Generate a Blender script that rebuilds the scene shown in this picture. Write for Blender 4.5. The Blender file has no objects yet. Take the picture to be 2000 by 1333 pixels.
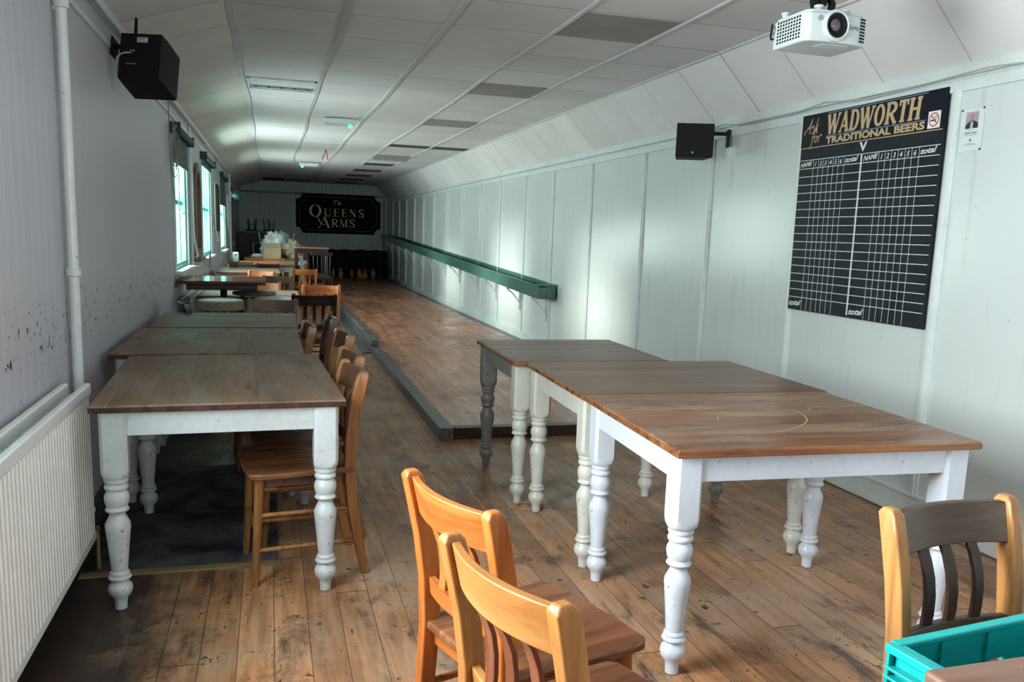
import bpy, math, random
from mathutils import Vector, Matrix

scn = bpy.context.scene
COL = scn.collection
PI = math.pi
rnd = random.Random(7)

# ------------------------------------------------------------------ camera
YAW, PITCH, ROLL, H = .2803, .1589, .0345, 1.40
fwd = Vector((math.sin(YAW)*math.cos(PITCH), math.cos(YAW)*math.cos(PITCH), -math.sin(PITCH)))
rgt = Vector((math.cos(YAW), -math.sin(YAW), 0)); upv = rgt.cross(fwd)
r2 = math.cos(ROLL)*rgt + math.sin(ROLL)*upv
u2 = -math.sin(ROLL)*rgt + math.cos(ROLL)*upv
cd = bpy.data.cameras.new('camera'); cam = bpy.data.objects.new('camera', cd); COL.objects.link(cam)
M = Matrix((r2, u2, -fwd)).transposed().to_4x4(); M.translation = (0, 0, H)
cam.matrix_world = M
cd.sensor_width = 36; cd.lens = 1655/2000*36; cd.shift_y = 58/2000; cd.clip_start = .05; cd.clip_end = 200
scn.camera = cam
# ------------------------------------------------------------------ colour, world, sun, daylight
scn.view_settings.view_transform = 'Standard'
scn.view_settings.look = 'None'; scn.view_settings.gamma = 1; scn.view_settings.use_curve_mapping = False
scn.view_settings.exposure = 0.72
scn.cycles.use_denoising = True
scn.cycles.max_bounces = 10; scn.cycles.diffuse_bounces = 6; scn.cycles.sample_clamp_indirect = 4
scn.cycles.caustics_reflective = False; scn.cycles.caustics_refractive = False
w = bpy.data.worlds.new('sky'); scn.world = w; w.use_nodes = True
w.node_tree.nodes['Background'].inputs[0].default_value = (.8, .92, .95, 1)
w.node_tree.nodes['Background'].inputs[1].default_value = 2.0

def light(name, kind, loc, direction, energy, color, **kw):
    l = bpy.data.lights.new(name, kind); o = bpy.data.objects.new(name, l); COL.objects.link(o)
    o.location = loc; o.rotation_euler = Vector(direction).to_track_quat('-Z', 'Z').to_euler()
    l.energy = energy; l.color = color
    for k, v in kw.items(): setattr(l, k, v)
    return o
light('sun', 'SUN', (-6, 10, 5), (4, -.42, -.82), 4.2, (1, .95, .88), angle=math.radians(15))
# daylight standing outside each window opening: (y centre, width, z centre, height, watts)
DAY = [(8.55, 1.2, 1.60, 1.2, 62), (11.95, 1.6, 1.60, 1.2, 80), (15.8, 1.6, 1.50, 1.1, 120), (1.75, 1.2, 1.6, 1.3, 165), (19.1, 1.2, 1.3, 1.7, 6)]
for i, (yc, wy, zc, hz, e) in enumerate(DAY):   # near window's lamp is neutral, the others tinted for a teal glow
    l = light('daylight', 'AREA', (-1.02, yc, zc), (1, 0, -.0), e, (.97, .97, 1.0) if i == 3 else (.90, 1.0, .965), shape='RECTANGLE', size=wy, size_y=hz)
    l.rotation_euler = (PI/2, 0, -PI/2)
light('daylight', 'AREA', (1.75, -2.45, 1.55), (0, 1, 0), 24, (.97, .97, 1), shape='RECTANGLE', size=2.4, size_y=1.4)  # room fill from behind the viewer, added at the unseen back window

# ------------------------------------------------------------------ helpers: node materials
class NT:
    def __init__(s, name):
        s.m = bpy.data.materials.new(name); s.m.use_nodes = True
        s.t = s.m.node_tree; s.p = s.t.nodes['Principled BSDF']; s.out = s.t.nodes['Material Output']
    def n(s, typ, **kw):
        x = s.t.nodes.new(typ)
        for k, v in kw.items(): setattr(x, k, v)
        return x
    def l(s, a, b): s.t.links.new(a, b)
    def set(s, sock, v):
        if hasattr(v, 'is_linked') or isinstance(v, bpy.types.NodeSocket): s.l(v, sock)
        else:
            if isinstance(v, (tuple, list)) and len(v) == 3 and sock.type == 'RGBA': v = (*v, 1)
            sock.default_value = v
    def math(s, op, a, b=0, c=0, clamp=False):
        x = s.n('ShaderNodeMath', operation=op, use_clamp=clamp)
        for i, v in enumerate((a, b, c)): s.set(x.inputs[i], v)
        return x.outputs[0]
    def mix(s, f, a, b, mode='MIX'):
        x = s.n('ShaderNodeMix', data_type='RGBA', blend_type=mode)
        s.set(x.inputs[0], f); s.set(x.inputs[6], a); s.set(x.inputs[7], b)
        return x.outputs[2]
    def obj(s, rand=0):
        o = s.n('ShaderNodeTexCoord').outputs['Object']
        if rand:
            r = s.n('ShaderNodeObjectInfo').outputs['Random']
            a = s.n('ShaderNodeVectorMath', operation='ADD'); s.l(o, a.inputs[0])
            c = s.n('ShaderNodeCombineXYZ')
            for i in range(3): s.l(s.math('MULTIPLY', r, rand*(i+1)), c.inputs[i])
            s.l(c.outputs[0], a.inputs[1]); return a.outputs[0]
        return o
    def xyz(s, v):
        x = s.n('ShaderNodeSeparateXYZ'); s.l(v, x.inputs[0]); return x.outputs
    def vec(s, x, y, z):
        c = s.n('ShaderNodeCombineXYZ')
        for i, v in enumerate((x, y, z)): s.set(c.inputs[i], v)
        return c.outputs[0]
    def scale(s, v, sc):
        m = s.n('ShaderNodeMapping'); s.l(v, m.inputs[0]); m.inputs['Scale'].default_value = sc; return m.outputs[0]
    def noise(s, v, sc, det=4, rough=.55, dist=0):
        x = s.n('ShaderNodeTexNoise'); s.l(v, x.inputs['Vector'])
        x.inputs['Scale'].default_value = sc; x.inputs['Detail'].default_value = det
        x.inputs['Roughness'].default_value = rough; x.inputs['Distortion'].default_value = dist
        return x.outputs[0]
    def white(s, v, dim='3D'):
        x = s.n('ShaderNodeTexWhiteNoise', noise_dimensions=dim)
        s.l(v, x.inputs['Vector'] if dim != '1D' else x.inputs['W']); return x.outputs[0]
    def ramp(s, f, a, b, ca=0., cb=1.):
        x = s.n('ShaderNodeMapRange', clamp=True); s.set(x.inputs[0], f)
        for i, v in enumerate((a, b, ca, cb)): x.inputs[i+1].default_value = v
        return x.outputs[0]
    def bump(s, h, st=.3, d=.005):
        x = s.n('ShaderNodeBump'); s.set(x.inputs['Height'], h); x.inputs['Strength'].default_value = st
        x.inputs['Distance'].default_value = d; s.l(x.outputs[0], s.p.inputs['Normal'])
    def fin(s, col, rough=.5, metal=0, spec=.5, coat=0):
        s.set(s.p.inputs['Base Color'], col); s.set(s.p.inputs['Roughness'], rough)
        s.p.inputs['Metallic'].default_value = metal; s.p.inputs['Specular IOR Level'].default_value = spec
        s.p.inputs['Coat Weight'].default_value = coat
        return s.m

_mc = {}
def plain(name, col, rough=.5, metal=0, var=.08, scale=6, spec=.5):
    if name in _mc: return _mc[name]
    t = NT(name); o = t.obj()
    f = t.noise(o, scale, 5)
    c = t.mix(t.ramp(f, .3, .7), tuple(max(0, x*(1-var)) for x in col), tuple(min(1, x*(1+var)) for x in col))
    _mc[name] = t.fin(c, rough, metal, spec); return _mc[name]

def paint(name, col, chip=None, chips=.66, rough=.35, dirt=(.25, .24, .22), dirtf=.3):
    """brushed gloss paint with small chips"""
    if name in _mc: return _mc[name]
    t = NT(name); o = t.obj()
    big = t.noise(o, 3.2, 6, .6); fine = t.noise(o, 45, 3)
    c = t.mix(t.ramp(big, .45, .8, 0, dirtf), col, dirt)
    c = t.mix(t.ramp(fine, .35, .65, 0, .08), c, (1, 1, 1))
    if chip:
        ch = t.noise(o, 38, 3, .6)
        c = t.mix(t.ramp(ch, chips, chips+.02), c, chip)
    t.bump(t.noise(o, 60, 2), .12, .002)
    _mc[name] = t.fin(c, rough); return _mc[name]

def wood(name, dark, light_, grain=0, across=1, plank=None, rough=.38, wear=None, wearf=0, stain=0, seam=.5, g=1., fleck=0):
    """stained timber: grain runs along one object axis, optional glued boards across another"""
    if name in _mc: return _mc[name]
    t = NT(name); o = t.obj(3.1)
    oo = t.obj(); X = t.xyz(oo)
    st = [16*g, 16*g, 16*g]; st[grain] = 1.1*g
    idx = None
    if plank:
        p = t.math('DIVIDE', X[across], plank); idx = t.math('FLOOR', p); fr = t.math('FRACT', p)
        off = t.math('MULTIPLY', t.white(t.vec(idx, 3.3, 1.7)), 9.)
        a = t.n('ShaderNodeVectorMath', operation='ADD'); t.l(o, a.inputs[0]); t.l(t.vec(off, off, off), a.inputs[1]); o = a.outputs[0]
    v = t.scale(o, tuple(st))
    n1 = t.noise(v, 1.0, 7, .62, .6); n2 = t.noise(v, 4.5, 4, .6)
    f = t.math('ADD', t.math('MULTIPLY', n1, .72), t.math('MULTIPLY', n2, .28))
    c = t.mix(t.ramp(f, .36, .64), dark, light_)
    if plank:
        tone = t.ramp(t.white(t.vec(idx, 7.1, 2.2)), 0, 1, .78, 1.16)
        c = t.mix(1., c, t.vec(tone, tone, tone), 'MULTIPLY')
        e = t.math('MINIMUM', fr, t.math('SUBTRACT', 1, fr))
        c = t.mix(t.ramp(e, 0, .02, seam, 0), c, tuple(x*.25 for x in dark))
    if wear:
        wn = t.noise(t.scale(o, tuple(2.2 if i != grain else .8 for i in range(3))), 1.6, 5, .65)
        c = t.mix(t.ramp(wn, .46, .68, 0, wearf), c, wear)
    if stain:
        sn = t.noise(t.scale(o, tuple(5 if i != grain else 1.6 for i in range(3))), 2.3, 5, .7, .4)
        c = t.mix(t.ramp(sn, .60, .70, 0, stain), c, tuple(x*.28 for x in dark))
    if fleck:
        fn = t.noise(oo, 33, 2, .5, 1.5)
        c = t.mix(t.ramp(fn, .735, .75, 0, fleck), c, (.62, .58, .5))
    t.bump(f, .18, .002)
    r = t.ramp(n1, .3, .7, rough-.07, rough+.12)
    _mc[name] = t.fin(c, r, spec=.38); return _mc[name]

# ------------------------------------------------------------------ helpers: meshes
class MB:
    def __init__(s): s.v = []; s.f = []; s.sm = []
    def add(s, vs, fs, smooth=False, M=None):
        b = len(s.v)
        for p in vs: s.v.append(tuple((M @ Vector(p)) if M else p))
        for f in fs: s.f.append(tuple(b+i for i in f)); s.sm.append(smooth)
        return s
    def box(s, a, b, M=None):
        x0, y0, z0 = a; x1, y1, z1 = b
        if x0 > x1: x0, x1 = x1, x0
        if y0 > y1: y0, y1 = y1, y0
        if z0 > z1: z0, z1 = z1, z0
        v = [(x0,y0,z0),(x1,y0,z0),(x1,y1,z0),(x0,y1,z0),(x0,y0,z1),(x1,y0,z1),(x1,y1,z1),(x0,y1,z1)]
        return s.add(v, [(0,3,2,1),(4,5,6,7),(0,1,5,4),(1,2,6,5),(2,3,7,6),(3,0,4,7)], False, M)
    def lathe(s, prof, n=20, M=None, smooth=True):
        vs, fs = [], []
        for r, z in prof:
            for k in range(n):
                a = 2*PI*k/n; vs.append((r*math.cos(a), r*math.sin(a), z))
        for i in range(len(prof)-1):
            for k in range(n):
                k2 = (k+1) % n; fs.append((i*n+k, i*n+k2, (i+1)*n+k2, (i+1)*n+k))
        s.add(vs, fs, smooth, M)
        m = len(prof)-1
        s.add([vs[k] for k in range(n)], [tuple(reversed(range(n)))], False, M)
        s.add([vs[m*n+k] for k in range(n)], [tuple(range(n))], False, M)
        return s
    def cyl(s, a, b, r, r2=None, n=14):
        a = Vector(a); b = Vector(b); d = b-a
        M = Matrix.Translation(a) @ d.to_track_quat('Z', 'Y').to_matrix().to_4x4()
        return s.lathe([(r, 0), (r2 if r2 is not None else r, d.length)], n, M)
    def tube(s, pts, r, n=8, rs=None):
        pts = [Vector(p) for p in pts]; vs = []; fs = []
        up = Vector((.13, .21, .97))
        for i, p in enumerate(pts):
            d = (pts[min(i+1, len(pts)-1)]-pts[max(i-1, 0)]).normalized()
            if abs(d.dot(up)) > .95: up = Vector((1, .1, 0)).normalized()
            x = d.cross(up).normalized(); y = d.cross(x).normalized(); up = -y if y.dot(up) < 0 else y
            y = d.cross(x)
            rr = rs[i] if rs else r
            for k in range(n):
                a = 2*PI*k/n; vs.append(tuple(p+rr*(math.cos(a)*x+math.sin(a)*y)))
        for i in range(len(pts)-1):
            for k in range(n):
                k2 = (k+1) % n; fs.append((i*n+k, i*n+k2, (i+1)*n+k2, (i+1)*n+k))
        fs.append(tuple(reversed(range(n)))); fs.append(tuple((len(pts)-1)*n+k for k in range(n)))
        return s.add(vs, fs, True)
    def sweep(s, pts, wx, wy, X=Vector((1, 0, 0)), Y=Vector((0, 1, 0))):
        """rectangular bar through points: half sizes wx along X, wy along Y"""
        vs, fs = [], []
        for i, p in enumerate(pts):
            a = wx[i] if isinstance(wx, (list, tuple)) else wx; b = wy[i] if isinstance(wy, (list, tuple)) else wy
            for sx, sy in ((-1, -1), (1, -1), (1, 1), (-1, 1)):
                vs.append(tuple(Vector(p)+sx*a*X+sy*b*Y))
        n = len(pts)
        for i in range(n-1):
            for k in range(4):
                k2 = (k+1) % 4; fs.append((i*4+k, i*4+k2, i*4+4+k2, i*4+4+k))
        fs.append((3, 2, 1, 0)); fs.append(tuple((n-1)*4+k for k in range(4)))
        return s.add(vs, fs, False)
    def prism(s, poly, z0, z1, M=None):
        n = len(poly)
        vs = [(x, y, z0) for x, y in poly]+[(x, y, z1) for x, y in poly]
        fs = [tuple(reversed(range(n))), tuple(range(n, 2*n))]+[(i, (i+1) % n, n+(i+1) % n, n+i) for i in range(n)]
        return s.add(vs, fs, False, M)
    def build(s, name, m, parent=None, bevel=0, seg=2, loc=None, rot=None):
        me = bpy.data.meshes.new(name); me.from_pydata(s.v, [], s.f); me.validate()
        me.polygons.foreach_set('use_smooth', [True]*len(me.polygons)); me.set_sharp_from_angle(angle=math.radians(38))
        me.materials.append(m); me.update()
        o = bpy.data.objects.new(name, me); COL.objects.link(o)
        if parent: o.parent = parent
        if loc: o.location = loc
        if rot: o.rotation_euler = rot
        if bevel:
            b = o.modifiers.new('soft_edges', 'BEVEL'); b.width = bevel; b.segments = seg; b.limit_method = 'ANGLE'; b.angle_limit = math.radians(40)
            b.harden_normals = True
        return o

def tag(o, label=None, cat=None, group=None, kind=None):
    for k, v in (('label', label), ('category', cat), ('group', group), ('kind', kind)):
        if v: o[k] = v
    return o
def empty(name, loc=(0, 0, 0), rz=0):
    o = bpy.data.objects.new(name, None); COL.objects.link(o); o.location = loc; o.rotation_euler = (0, 0, rz)
    o.empty_display_size = .1; return o
def kids(o): return [c for c in bpy.data.objects if c.parent == o]
def dup(root, loc, rz, tree=None):
    r = root.copy(); COL.objects.link(r); r.location = loc; r.rotation_euler = (0, 0, rz)
    new = []
    for c, gs in tree:
        d = c.copy(); COL.objects.link(d); d.parent = r; new.append(d)
        for g in gs:
            e = g.copy(); COL.objects.link(e); e.parent = d
    return r, new
def tree_of(o): return [(c, kids(c)) for c in kids(o)]

# ------------------------------------------------------------------ helpers: lettering
RC = [0]
def ribbon(mb, pts, wd, M, closed=False):
    """flat painted stroke; wd is a width or one per point"""
    P = [Vector((p[0], p[1])) for p in pts]; n = len(P)
    vs, fs = [], []; RC[0] = (RC[0]+1) % 12; zo = RC[0]*1.1e-4   # each coat of paint lies on the last
    for i in range(n):
        a = P[i-1] if (i or closed) else P[0]; b = P[(i+1) % n] if (i < n-1 or closed) else P[-1]
        d = (b-a); d = d.normalized() if d.length else Vector((1, 0))
        nrm = Vector((-d.y, d.x)); h = (wd[i] if isinstance(wd, (list, tuple)) else wd)/2
        vs += [(*(P[i]+nrm*h), zo), (*(P[i]-nrm*h), zo)]
    for i in range(n-1 if not closed else n):
        j = (i+1) % n; fs.append((2*i, 2*i+1, 2*j+1, 2*j))
    mb.add(vs, fs, False, M)
def arc(cx, cy, rx, ry, a0, a1, n=24): return [(cx+rx*math.cos(math.radians(a0+(a1-a0)*i/n)), cy+ry*math.sin(math.radians(a0+(a1-a0)*i/n))) for i in range(n+1)]
def aw(a0, a1, tk, tn, n=24): return [tn+(tk-tn)*abs(math.cos(math.radians(a0+(a1-a0)*i/n)))**1.3 for i in range(n+1)]
def spline(pts, k=8):
    P = [Vector((*p, 0)) if len(p) == 2 else Vector(p) for p in pts]; out = []
    Q = [P[0]]+P+[P[-1]]
    for i in range(1, len(Q)-2):
        for j in range(k):
            t = j/k; a, b, c, d = Q[i-1], Q[i], Q[i+1], Q[i+2]
            out.append(.5*((2*b)+(c-a)*t+(2*a-5*b+4*c-d)*t*t+(3*b-a-3*c+d)*t**3))
    out.append(P[-1]); return out
def glyph(mb, ch, M, w=.7, tk=.2, tn=.07, sl=.05, sw=.12):
    """serif capital in a box w wide and 1 high; tk/tn thick and thin stroke, sl slab height, sw slab overhang"""
    def R(*a, **k): ribbon(mb, *a, M, **k)
    def slab(x, y, half=None):
        h = half or (tk/2+sw); R([(x-h, y), (x+h, y)], sl)
    b, t = sl/2, 1-sl/2; L, Rr = tk/2+sw*.8, w-tk/2-sw*.8
    if ch == 'O' or ch == 'Q':
        pts = arc(w/2, .5, w/2-tk/2, .5-tn/2, 0, 360, 40)[:-1]; R(pts, aw(0, 360, tk, tn, 40)[:-1], closed=True)
    elif ch == 'D':
        R([(L, 0), (L, 1)], tk); R([(L-tk/2-sw*.6, b), (w*.55, b)], max(sl, tn)); R([(L-tk/2-sw*.6, t), (w*.55, t)], max(sl, tn))
        R(arc(w*.5, .5, w*.5-tk/2, .5-tn/2, -90, 90), aw(-90, 90, tk, tn))
    elif ch in 'EF':
        R([(L, 0), (L, 1)], tk); slab(L, b); slab(L, t)
        for y, x in ((b, w), (t, w*.96), (.52, w*.8)):
            R([(L, y), (x, y)], tn); R([(x-sl/2, y-(.0 if y < .4 else .1 if y > .9 else .08)), (x-sl/2, y+(.14 if y < .4 else 0 if y > .9 else .08))], sl)
    elif ch == 'U':
        R([(L, 1), (L, .35)], tk); slab(L, t); xr = w-sw-tn/2
        R(arc((L+xr)/2, .35, (xr-L)/2, .35-tn/2, 180, 360), [tk+(tn-tk)*i/24 for i in range(25)]); R([(xr, .35), (xr, 1)], tn); slab(xr, t, tn/2+sw)
    elif ch == 'N':
        xl = sw+tn/2; xr = w-sw-tn/2
        R([(xl, 0), (xl, 1)], tn); slab(xl, b, tn/2+sw); R([(xl-sw, t), (xl+tk*.4, t)], sl)
        R([(xl, 1), (xr, 0)], tk); R([(xr, 0), (xr, 1)], tn); slab(xr, t, tn/2+sw)
    elif ch == 'S':
        p = spline([(w*.92, .72), (w*.8, .95), (w*.5, 1-tn/2), (w*.15, .88), (w*.13, .70), (w*.5, .52), (w*.86, .32), (w*.86, .12), (w*.5, tn/2), (w*.2, .06), (w*.06, .28)], 5)
        n = len(p)-1; R([(q.x, q.y) for q in p], [tn+(tk-tn)*math.sin(PI*i/n)**2 for i in range(n+1)])
        R([(w*.93, .98), (w*.93, .70)], sl); R([(w*.05, .02), (w*.05, .30)], sl)
    elif ch == 'A':
        R([(sw, 0), (w/2, 1)], tn); R([(w/2-tk*.1, 1), (w-sw-tk*.25, 0)], tk); R([(w*.28, .3), (w*.7, .3)], tn)
        slab(sw, b, tn/2+sw); slab(w-sw-tk*.25, b)
    elif ch in 'RP':
        R([(L, 0), (L, 1)], tk); slab(L, b); slab(L, t)
        R([(L, t), (w*.5, t)], max(tn, sl)); R([(L, .47), (w*.5, .47)], tn)
        R(arc(w*.5, .735, w*.42-tk/2+.02, .265-tn/2, -90, 90), aw(-90, 90, tk, tn))
        R([(w*.45, .47), (w-tk*.4, 0)], tk*.9); R([(w-tk*.9, b), (w+sw*.4, b)], sl)
    elif ch == 'M':
        xl = sw+tn/2; xr = w-sw-tk/2
        R([(xl, 0), (xl, 1)], tn); slab(xl, b, tn/2+sw); R([(xl, 1), (w/2, .06)], tk*.8); R([(w/2, .06), (xr, 1)], tn); R([(xr, 0), (xr, 1)], tk); slab(xr, b); slab(xr, t); slab(xl, t, tn/2+sw*.8)
    elif ch == 'W':
        a = [sw, w*.3, w*.5, w*.7, w-sw]
        R([(a[0], 1), (a[1], 0)], tk); R([(a[1], 0), (a[2], .98)], tn); R([(a[2]-.02, 1), (a[3], 0)], tk); R([(a[3], 0), (a[4], 1)], tn)
        for x in (a[0], a[2], a[4]): slab(x, t, sw+tk*.35)
    elif ch == 'T':
        R([(w/2, 0), (w/2, 1)], tk); R([(0, 1-tn/2), (w, 1-tn/2)], tn); slab(w/2, b)
        for x in (sl*.6, w-sl*.6): R([(x, 1), (x, .74)], sl*1.2)
    elif ch == 'H':
        for x in (L, w-L): R([(x, 0), (x, 1)], tk); slab(x, b); slab(x, t)
        R([(L, .5), (w-L, .5)], tn)
def word(mb, s, M, h, ws, gap, **kw):
    x = 0
    for ch, wd in zip(s, ws):
        glyph(mb, ch, M @ Matrix.Translation((x, 0, 0)) @ Matrix.Scale(h, 4), w=wd, **kw); x += (wd+gap)*h
    return x
def text(mb, body, M, size=1, width=None, shear=0, bold=0, align='LEFT'):
    """plain painted capitals from the built-in face; width squeezes it"""
    c = bpy.data.curves.new('t', 'FONT'); c.body = body; c.size = size; c.shear = shear; c.offset = bold; c.align_x = align; c.resolution_u = 3
    o = bpy.data.objects.new('t', c); COL.objects.link(o)
    bpy.context.view_layer.update()
    me = o.evaluated_get(bpy.context.evaluated_depsgraph_get()).to_mesh()
    vs = [tuple(v.co) for v in me.vertices]; fs = [tuple(p.vertices) for p in me.polygons]
    if width and vs:
        x0 = min(v[0] for v in vs); x1 = max(v[0] for v in vs); k = width/(x1-x0)
        vs = [((v[0]-(x0 if align == 'LEFT' else 0))*k, v[1], 0) for v in vs]
    mb.add(vs, fs, False, M)
    bpy.data.objects.remove(o); bpy.data.curves.remove(c)
def frame_M(origin, X, Y):
    X = Vector(X).normalized(); Y = Vector(Y).normalized(); Z = X.cross(Y)
    m = Matrix((X, Y, Z)).transposed().to_4x4(); m.translation = origin; return m

# ------------------------------------------------------------------ room dimensions
XL, XR, YB, YF = -.80, 3.205, -2.5, 24.53
ZC, XCL, XCR, ZL, ZR = 2.633, -.20, 2.86, 2.44, 2.265

# ------------------------------------------------------------------ setting materials
def m_floor():
    t = NT('floorboards'); o = t.obj(); X = t.xyz(o)
    pw = .118
    p = t.math('DIVIDE', X[0], pw); ix = t.math('FLOOR', p); fx = t.math('FRACT', p)
    rl = t.white(t.vec(ix, 1.3, 4.2)); q = t.math('ADD', t.math('DIVIDE', X[1], 2.7), t.math('MULTIPLY', rl, 5.)); iy = t.math('FLOOR', q); fy = t.math('FRACT', q)
    tone = t.white(t.vec(ix, iy, .5)); off = t.math('MULTIPLY', tone, 20)
    v = t.vec(t.math('MULTIPLY', t.math('ADD', X[0], off), 14), t.math('MULTIPLY', X[1], 1.2), off)
    n1 = t.noise(v, 1.6, 7, .65, .5)
    c = t.mix(t.ramp(n1, .33, .68), (.19, .078, .034), (.50, .245, .110))
    tn = t.ramp(tone, 0, 1, .70, 1.25); c = t.mix(1., c, t.vec(tn, tn, tn), 'MULTIPLY')
    # scuffed grey polish and dark ingrained dirt in patches
    g = t.noise(o, 1.7, 7, .68); c = t.mix(t.ramp(g, .42, .66, 0, .62), c, (.36, .27, .205))
    d = t.noise(t.scale(o, (2.4, 1.1, 1)), 2.6, 8, .72, .5); c = t.mix(t.ramp(d, .53, .66, 0, .82), c, (.035, .026, .024))
    sc_ = t.noise(t.scale(o, (5, 42, 1)), 1.3, 4, .65, .6); c = t.mix(t.ramp(sc_, .58, .72, 0, .30), c, (.50, .38, .29))
    og = t.noise(t.scale(o, (2.2, .9, 1)), 1.9, 4, .6); c = t.mix(t.ramp(og, .56, .70, 0, .45), c, (.42, .17, .06))
    # short black gouges and knots
    k = t.noise(t.scale(o, (26, 17, 1)), 1.0, 3, .6, 1.2); c = t.mix(t.ramp(k, .645, .69, 0, .9), c, (.03, .02, .018))
    k2 = t.noise(t.scale(o, (11, 18, 1)), 1.7, 2, .5, .8); c = t.mix(t.ramp(k2, .70, .72, 0, .8), c, (.05, .028, .02))
    s = t.noise(o, 70, 2); c = t.mix(t.ramp(s, .74, .76, 0, .35), c, (.55, .47, .40))
    # near-black towards the left wall, edge broken up by noise
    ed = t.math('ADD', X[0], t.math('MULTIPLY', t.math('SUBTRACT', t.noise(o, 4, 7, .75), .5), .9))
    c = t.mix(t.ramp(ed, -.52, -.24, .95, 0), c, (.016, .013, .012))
    e = t.math('MINIMUM', fx, t.math('SUBTRACT', 1, fx)); se = t.ramp(e, .006, .022, .70, 0)
    e2 = t.math('MINIMUM', fy, t.math('SUBTRACT', 1, fy)); se2 = t.ramp(e2, .0004, .0016, .85, 0)
    sm = t.math('MAXIMUM', se, se2); c = t.mix(sm, c, (.022, .014, .01))
    t.bump(t.math('SUBTRACT', t.math('MULTIPLY', n1, .4), sm), .35, .003)
    r = t.ramp(t.noise(o, 2.1, 5), .35, .65, .30, .52)
    return t.fin(c, r)
def m_lane():
    t = NT('polished_lane_strips'); o = t.obj(); X = t.xyz(o)
    p = t.math('DIVIDE', X[0], .055); ix = t.math('FLOOR', p); fx = t.math('FRACT', p)
    rl = t.white(t.vec(ix, 1.3, 4.2)); q = t.math('ADD', t.math('DIVIDE', X[1], 1.9), t.math('MULTIPLY', rl, 5.)); iy = t.math('FLOOR', q)
    tone = t.white(t.vec(ix, iy, .5)); off = t.math('MULTIPLY', tone, 20)
    n1 = t.noise(t.vec(t.math('MULTIPLY', t.math('ADD', X[0], off), 22), t.math('MULTIPLY', X[1], 1.1), off), 1.3, 6, .65, .4)
    c = t.mix(t.ramp(n1, .33, .68), (.28, .105, .055), (.58, .275, .165))
    tn = t.ramp(tone, 0, 1, .80, 1.18); c = t.mix(1., c, t.vec(tn, tn, tn), 'MULTIPLY')
    d = t.noise(t.scale(o, (2.0, .30, 1)), 2.2, 5, .6); c = t.mix(t.ramp(d, .48, .72, 0, .6), c, (.075, .030, .022))
    sc = t.noise(t.scale(o, (2.5, 14, 1)), 1.6, 3, .6); c = t.mix(t.ramp(sc, .62, .76, 0, .25), c, (.50, .32, .24))
    e = t.math('MINIMUM', fx, t.math('SUBTRACT', 1, fx)); se = t.ramp(e, .01, .06, .6, 0); c = t.mix(se, c, (.06, .025, .016))
    t.bump(t.math('SUBTRACT', 0, se), .2, .002)
    return t.fin(c, t.ramp(t.noise(o, 2.6, 5), .35, .65, .20, .40))
def m_wall(name, col, groove=None, axis=1, rough=.35, chips=True, gcol=(.62, .66, .68), dirtc=(.30, .29, .28)):
    t = NT(name); o = t.obj(); X = t.xyz(o)
    big = t.noise(o, 1.3, 6, .6); c = t.mix(t.ramp(big, .35, .75, 0, .22), col, tuple(x*.80 for x in col))
    st = t.noise(t.scale(o, (9, 9, .9)), 1.6, 5, .6); c = t.mix(t.ramp(st, .58, .76, 0, .34), c, dirtc)
    scuff = t.noise(t.scale(o, (7, 7, 11)), 2.4, 3, .6, .6); c = t.mix(t.ramp(scuff, .735, .76, 0, .55), c, (.12, .12, .11))
    h = t.math('MULTIPLY', t.noise(o, 9, 3), .25)
    if groove:
        fr = t.math('FRACT', t.math('DIVIDE', X[axis], groove)); e = t.math('MINIMUM', fr, t.math('SUBTRACT', 1, fr))
        gg = t.ramp(e, .02, .05, 1, 0); c = t.mix(t.math('MULTIPLY', gg, .75), c, gcol); h = t.math('SUBTRACT', h, gg)  # left wall: light caught on groove edges is put into the pale gcol
    if chips:
        zb = t.math('MULTIPLY', t.ramp(X[2], .78, .92), t.ramp(X[2], 1.02, 1.25, 1, 0))
        n = t.noise(t.scale(o, (12, 12, 10)), 2.2, 4, .62)
        th = t.math('ADD', n, t.math('MULTIPLY', zb, .13)); c = t.mix(t.ramp(th, .735, .75), c, (.085, .045, .035))
        h = t.math('SUBTRACT', h, t.ramp(th, .735, .75, 0, .6))
    t.bump(h, .3, .004)
    return t.fin(c, rough)
def m_ceil(name, col, row=None, off=0, axis=1, slope=False):
    t = NT(name); o = t.obj(); X = t.xyz(o)
    big = t.noise(o, .9, 6, .6); c = t.mix(t.ramp(big, .40, .78, 0, .42), col, (.46, .41, .36))
    if row:
        y = t.math('SUBTRACT', X[axis], off); p = t.math('DIVIDE', y, row); ix = t.math('FLOOR', p); fr = t.math('FRACT', p)
        xc = t.math('FLOOR', t.math('DIVIDE', t.math('ADD', X[0], .2), .612)) if not slope else 0
        tn = t.ramp(t.white(t.vec(ix, xc, 2.)), 0, 1, .93, 1.03); c = t.mix(1., c, t.vec(tn, tn, tn), 'MULTIPLY')
        e = t.math('MINIMUM', fr, t.math('SUBTRACT', 1, fr)); gg = t.ramp(e, .005, .011, 1, 0)
        dk = t.ramp(t.white(t.vec(ix, xc, 5.)), 0, 1, .15, .95)
        c = t.mix(t.math('MULTIPLY', gg, dk), c, (.10, .095, .09)); t.bump(t.math('SUBTRACT', t.math('MULTIPLY', t.noise(o, 90, 2), .1), gg), .4, .004)
    f = t.noise(t.scale(o, (30, 30, 30)), 1.5, 2, .5); c = t.mix(t.ramp(f, .77, .79, 0, .5), c, (.2, .18, .16))
    return t.fin(c, .7, spec=.25)
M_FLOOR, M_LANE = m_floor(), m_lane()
M_WL = m_wall('painted_matchboard', (.51, .505, .565), groove=.098, rough=.42, dirtc=(.34, .32, .32))
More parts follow.
